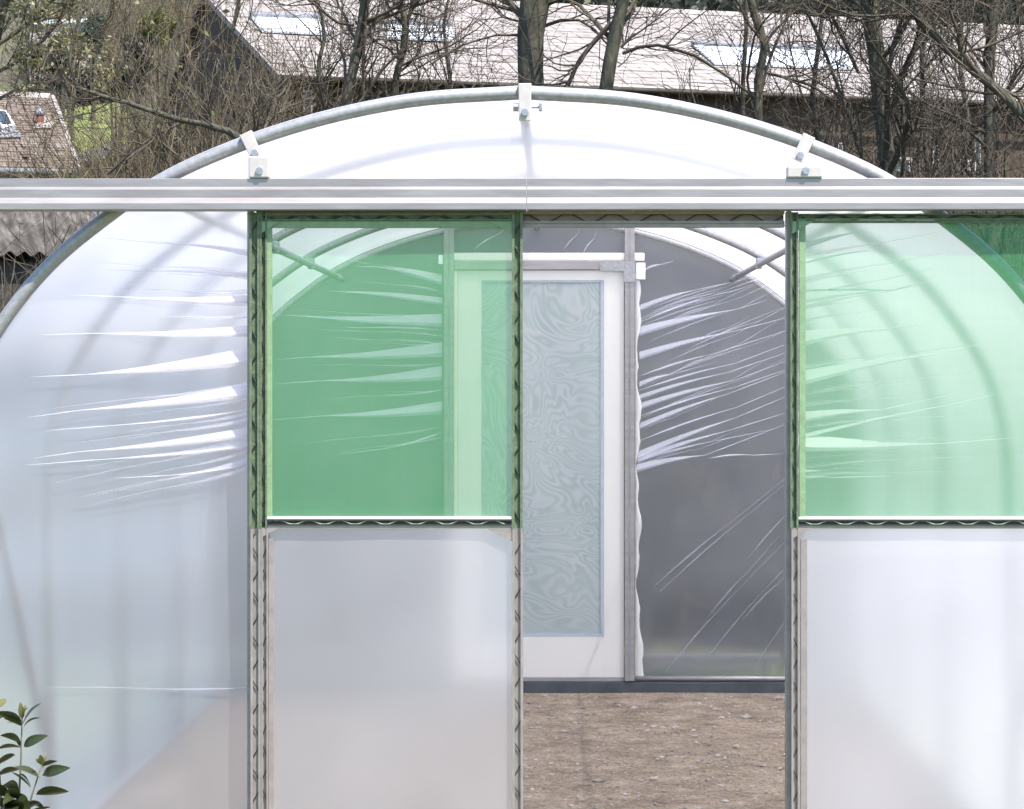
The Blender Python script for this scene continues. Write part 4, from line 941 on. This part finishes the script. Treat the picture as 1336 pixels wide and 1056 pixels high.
# thickets: bare shoots nobody could count
def thicket(name, label, spans, seed, mat, hs=(1.2, 3.2), nk=4, limit=False):
    r = np.random.default_rng(seed); Ps = []; Rs = []
    for (x0, x1, y0, y1, n, hk) in spans:
        x = r.uniform(x0, x1, n); y = r.uniform(y0, y1, n); z = ground_h(x, y) - 0.05
        # clumps
        cx = r.uniform(x0, x1, 40); cyy = r.uniform(y0, y1, 40); j = r.integers(0, 40, n); m = r.uniform(size=n) < 0.6
        x = np.where(m, cx[j] + r.normal(0, 0.35, n), x); y = np.where(m, cyy[j] + r.normal(0, 0.35, n), y); z = ground_h(x, y) - 0.05
        h = r.uniform(*hs, n) * hk
        pxx = PX0 + x / y * FPX; lim = np.where((pxx > 78) & (pxx < 165) & (y < 58), 212, np.where((pxx < 170) & (y < 70), 128, -500))
        if limit: keep = r.uniform(size=n) > 0.06; h = np.where(keep, np.clip(np.minimum(h, CAMH + (PY0 - lim) / FPX * y - z), 0.1, 9), h)
        d = r.normal(size=(n, 3)) * 0.28; d[:, 2] = 1
        P = np.zeros((n, 6, 3)); P[:, 0] = np.stack([x, y, z], -1)
        for s in range(1, 6):
            d = d + r.normal(size=(n, 3)) * 0.16; d[:, 2] = np.maximum(d[:, 2], 0.15) - 0.03 * s; d /= np.linalg.norm(d, axis=1, keepdims=True)
            P[:, s] = P[:, s - 1] + d * (h / 5)[:, None]
        Ps.append(P); Rs.append((r.uniform(0.004, 0.011, n))[:, None] * np.linspace(1, 0.3, 6)[None])
    P = np.concatenate(Ps); R = np.concatenate(Rs)
    P2, R2 = kids(r, P, R, nk, 0.9, (0.4, 1.1), 0.12, 0.2, 0.22, 0.6, 4)
    a = batch_tubes(P, R, 3); b = batch_tubes(P2, np.maximum(R2, 0.0028), 3)
    o = npmesh(name, np.concatenate([a[0], b[0]]), np.concatenate([a[1], b[1] + len(a[0])]), M[mat]); tag(o, label, 'brush', kind='stuff'); return P2
thicket('thicket', 'dense bare thicket behind the polytunnel below the barn', [(-4.5, 5.5, 15.2, 17.8, 4200, 0.75), (-5, 12, 17.5, 31, 5200, 1.0), (-2, 11, 27, 33, 2600, 1.35)], 41, 'twig_dark', nk=4)
Pb = thicket('hillside_brush', 'brown and olive brush covering the slope left of the barn', [(-12, -3.5, 27, 40, 3600, 1.1), (-5.6, -2.9, 27, 33.5, 1500, 1.75), (-16, -5, 42, 52, 2600, 1.2), (-16, -6, 71, 92, 2600, 1.6), (-7.2, -4.5, 38, 60, 1800, 1.3)], 42, 'brush', nk=4, limit=True)
r_ = np.random.default_rng(77)
V, F = leaves_at(r_, Pb[:, 1:].reshape(-1, 3), 9000, 0.05, 0.12)
o = npmesh('brush_leaves', V, F, M['leaf_olive']); tag(o, 'olive young leaves on the hillside brush', 'leaves', kind='stuff')

# evergreen shrubs on the slope
def bush(px, py, Y, rx, rz, n, size, mat, label, seed, name='shrub', cat='shrub', group='evergreen shrubs on the slope'):
    r = np.random.default_rng(seed); c = W(px, py, Y); zg = float(ground_h(c[0], c[1])) - 0.1
    root = empty(name, (c[0], c[1], zg)); tag(root, label, cat, group)
    cz = c[2] - zg
    ncl = 26; cl = r.normal(size=(ncl, 3)); cl /= np.linalg.norm(cl, axis=1, keepdims=True); cl *= r.uniform(0.35, 1.0, (ncl, 1)) * np.array([rx, rx, rz]); rad = r.uniform(0.22, 0.42, ncl) * min(rx, rz)
    j = r.integers(0, ncl, n); d = r.normal(size=(n, 3)); d /= np.linalg.norm(d, axis=1, keepdims=True)
    p = cl[j] + d * (rad[j] * r.uniform(0.5, 1.05, n))[:, None] + np.array([0, 0, cz])
    p[:, 2] = np.maximum(p[:, 2], 0.08)
    V, F = leaves_at(r, p, n, size, 0.0); npmesh('foliage', V, F, M[mat], root)
    m = MB()
    for k in range(5): m.tube([(r.normal(0, .05), r.normal(0, .05), 0), tuple(cl[k] * 0.4 + [0, 0, cz * 0.6]), tuple(cl[k] * 0.9 + [0, 0, cz])], [0.05, 0.035, 0.012], 5)
    m.build('stem', M['bark'], root)
    return root
bush(92, 60, 62, 0.55, 0.50, 2600, 0.06, 'leaf_olive', 'yellow green round shrub below the turquoise roof', 51)
bush(122, 46, 66, 0.45, 0.55, 2400, 0.06, 'leaf_blue', 'blue green shrub right of the yellow green one', 52)
bush(76, 88, 58, 0.45, 0.42, 2000, 0.06, 'leaf_dark', 'small dark shrub above the tan roof ridge', 53)
bush(180, 82, 48, 0.38, 0.75, 3000, 0.06, 'leaf_dark', 'tall dark evergreen left of the leaning sapling', 54)
bush(150, 110, 50, 0.45, 0.30, 1600, 0.06, 'leaf_olive', 'low olive shrub under the tall dark evergreen', 55)
bush(45, 75, 64, 0.6, 0.4, 2200, 0.06, 'leaf_olive', 'olive shrub behind the young yellow leaves', 56)
bush(205, 40, 60, 0.5, 0.5, 2200, 0.06, 'leaf_olive', 'olive shrub high on the slope near the barn verge', 57)
# clipped hedge behind the lawn
hr = np.random.default_rng(61); n = 9000
hx = np.stack([hr.uniform(0, 1, n), hr.uniform(0, 1, n), hr.uniform(0, 1, n)], -1)
ha, hb = np.array(xy(60, 69.5)), np.array(xy(185, 69.5)); face = hr.integers(0, 3, n)
hx[face == 0, 1] = hr.uniform(0, .12, (face == 0).sum()); hx[face == 1, 2] = hr.uniform(.88, 1, (face == 1).sum())
p = np.stack([ha[0] + (hb[0] - ha[0]) * hx[:, 0], ha[1] + 1.0 * hx[:, 1], np.zeros(n)], -1); p[:, 2] = ground_h(p[:, 0], p[:, 1]) + 0.02 + hx[:, 2] * (0.85 + 0.12 * np.sin(hx[:, 0] * 20))
hedge = empty('hedge', (ha[0], ha[1], float(ground_h(ha[0], ha[1])))); tag(hedge, 'dark clipped hedge along the top of the lawn', 'hedge')
V, F = leaves_at(hr, p - np.array(hedge.location), n, 0.06, 0.03); npmesh('foliage', V, F, M['leaf_dark'], hedge)
# far wood along the skyline behind the barn
wr = np.random.default_rng(71); n = 42000
x = wr.uniform(-25, 50, n); y = wr.uniform(62, 92, n); z = ground_h(x, y) + wr.uniform(0, 1, n) ** 0.8 * (5 + 2 * np.sin(x * 1.1) + 1.5 * np.sin(x * 2.7 + y))
keep = (x > -5.5 + (y - 62) * -0.05); p = np.stack([x, y, z], -1)[keep]
V, F = leaves_at(wr, p, len(p), 0.28, 0.1); o = npmesh('far_wood', V, F, M['leaf_dark']); tag(o, 'dark wood on the hill behind the barn ridge', 'wood', kind='stuff')

# grass behind the far end
gr = np.random.default_rng(81); n = 16000
x = gr.uniform(-4.5, 4.5, n); y = gr.uniform(13.35, 14.9, n); h = gr.uniform(0.03, 0.10, n); a = gr.uniform(0, 6.28, n); w = 0.004
lean = gr.normal(0, 0.03, (n, 2))
V = np.stack([np.stack([x - np.cos(a) * w, y - np.sin(a) * w, np.zeros(n)], -1), np.stack([x + np.cos(a) * w, y + np.sin(a) * w, np.zeros(n)], -1), np.stack([x + lean[:, 0], y + lean[:, 1], h], -1)], 1).reshape(-1, 3)
o = npmesh('grass', V, np.arange(3 * n).reshape(-1, 3), M['grass']); tag(o, 'short rough grass behind the far end', 'grass', kind='stuff')

# ------------------------------------------------------------------ evergreen shrub in front, lower left
PYD = 6.3
plant = empty('evergreen_shrub', (W(20, 0, PYD)[0], PYD, 0)); tag(plant, 'glossy evergreen shrub in the lower left corner', 'shrub'); PO = np.array(plant.location)
def leaf_mesh(name, mat, wide=0.36, curl=0.25):
    n = 9; V = []; F = []
    for i in range(n + 1):
        t = i / n; w = wide * 0.5 * (math.sin(math.pi * t ** 0.85)) ** 0.8 * (1 if 0 < i < n else 0.03) + 0.004
        z = curl * (0.25 - (t - 0.5) ** 2) 
        V += [(t, -w, z + w * 0.30), (t, -w * .5, z + w * 0.13), (t, 0, z), (t, w * .5, z + w * 0.13), (t, w, z + w * 0.30)]
    for i in range(n):
        for k in range(4): q = 5 * i + k; F.append((q, q + 5, q + 6, q + 1))
    me = bpy.data.meshes.new(name); me.from_pydata(V, [], F); me.polygons.foreach_set('use_smooth', np.ones(len(F), bool)); me.materials.append(mat); me.update(); return me
LM = [leaf_mesh('leaf', M['leaf_gloss'], 0.38, 0.25), leaf_mesh('leaf', M['leaf_gloss'], 0.34, 0.5), leaf_mesh('leaf', M['leaf_gloss'], 0.42, 0.12)]
LT = [leaf_mesh('leaf', M['leaf_tip'], 0.34, 0.3), leaf_mesh('leaf', M['leaf_tip'], 0.30, 0.5)]
def leaf(base_px, tip_px, dy, roll, k=0, young=False):
    a = W(base_px[0], base_px[1], PYD); b = W(tip_px[0], tip_px[1], PYD + dy)
    d = b - a; L = np.linalg.norm(d); x = d / L
    ref = np.array([0, 0, 1.0]) if abs(x[2]) < 0.9 else np.array([0, -1.0, 0])
    y = np.cross(ref, x); y /= np.linalg.norm(y); z = np.cross(x, y)
    y2 = math.cos(roll) * y + math.sin(roll) * z; z2 = np.cross(x, y2)
    from mathutils import Matrix
    me = (LT if young else LM)[k % (2 if young else 3)]
    o = bpy.data.objects.new('leaf', me); C.objects.link(o); o.parent = plant
    p = a - PO
    o.matrix_local = Matrix([[x[0] * L, y2[0] * L, z2[0] * L, p[0]], [x[1] * L, y2[1] * L, z2[1] * L, p[1]], [x[2] * L, y2[2] * L, z2[2] * L, p[2]], [0, 0, 0, 1]])
def stem(pts, r0, r1):
    q = [W(x, y, PYD + (d[0] if d else 0)) - PO for x, y, *d in pts]; MB().tube(resample(q, 8), np.linspace(r0, r1, 8), 7).build('stem', M['stem'], plant, smooth=True)
def groundpt(x, y): return (x, y)
gy0 = PY0 + CAMH / PYD * FPX
stem([(20, gy0 + 4), (22, 1180), (24, 1056), (27, 1000), (29, 960), (29, 928)], 0.006, 0.0018)
stem([(22, gy0 + 4), (24, 1140), (34, 1056), (45, 1032), (54, 1006), (57, 990)], 0.006, 0.0017)
stem([(14, gy0 + 4, .05), (8, 1150, .05), (2, 1050, .05), (-4, 960, .05), (-8, 920, .05)], 0.006, 0.0018)
stem([(18, gy0 + 4, -.05), (14, 1150, -.05), (8, 1080, -.05), (4, 1040, -.05)], 0.005, 0.002)
for (b, t, dy, ro, k, yg) in [
    ((30, 945), (54, 918), -.02, 0.5, 0, 0), ((30, 950), (53, 937), .03, -0.6, 1, 0), ((29, 948), (5, 938), -.02, 0.6, 0, 0), ((29, 946), (10, 944), .04, -.4, 1, 0), ((28, 942), (-6, 930), -.03, .8, 2, 0),
    ((29, 938), (26, 916), -.01, .3, 0, 1), ((29, 938), (34, 919), .01, -.3, 1, 1), ((29, 938), (22, 926), .02, .8, 1, 1), ((29, 938), (37, 923), -.02, 1.0, 0, 1),
    ((31, 974), (63, 960), -.02, 1.25, 1, 0), ((28, 976), (-4, 978), .02, .5, 0, 0), ((28, 972), (0, 960), .04, 1.1, 1, 0), ((27, 975), (22, 966), -.02, .4, 1, 0),
    ((56, 1000), (75, 993), -.02, -.5, 2, 0), ((56, 1002), (45, 990), .02, .4, 0, 0), ((56, 1000), (52, 985), -.02, .4, 0, 1), ((57, 998), (61, 984), .01, -.3, 1, 1), ((56, 999), (47, 991), -.03, .7, 1, 1), ((57, 1000), (67, 992), .03, -.6, 0, 1),
    ((55, 1012), (78, 1006), .02, 1.2, 1, 0), ((57, 1010), (92, 1002), -.03, 1.35, 1, 0), ((52, 1015), (17, 1001), -.03, -.5, 0, 0), ((47, 1037), (90, 1033), -.02, -.75, 2, 0), ((40, 1028), (15, 1008), .02, .6, 2, 0),
    ((26, 1010), (40, 1027), -.03, -.9, 0, 0), ((26, 1003), (-2, 1012), .03, .5, 2, 0), ((20, 985), (-8, 1000), -.04, .9, 2, 0), ((36, 1046), (12, 1036), -.04, .6, 2, 0), ((36, 1046), (58, 1056), .03, -.6, 0, 0), ((30, 1056), (4, 1062), -.03, .7, 2, 0),
    ((10, 1040), (-10, 1024), -.05, .7, 2, 0), ((8, 1045), (24, 1030), -.06, -.6, 0, 0), ((6, 1050), (-14, 1050), -.05, .9, 1, 0), ((10, 1060), (30, 1048), -.07, -.9, 2, 0), ((4, 1030), (18, 1018), -.03, .3, 0, 0), ((2, 1036), (-12, 1040), -.05, .2, 1, 0),
    ((12, 1052), (34, 1044), -.08, .5, 2, 0), ((16, 1058), (-6, 1044), -.09, .4, 0, 0), ((20, 1040), (4, 1050), -.08, -.4, 1, 0), ((22, 1052), (40, 1060), -.1, .8, 2, 0), ((2, 1056), (22, 1058), -.1, .2, 2, 0), ((24, 1030), (8, 1022), -.06, .9, 0, 0), ((-4, 925), (8, 912), .05, .4, 0, 1), ((-4, 940), (6, 928), .05, .3, 0, 0)]:
    leaf(b, t, dy, ro, k, bool(yg))
pr = random.Random(5)
for k in range(46):
    y = pr.uniform(1062, 1200); x = 18 + pr.uniform(-14, 16); a = pr.uniform(0, 6.28); L = pr.uniform(28, 44)
    leaf((x, y), (x + L * math.cos(a), y - 10 - 8 * pr.random()), 0.07 * math.sin(a), pr.uniform(-.8, .8), k)
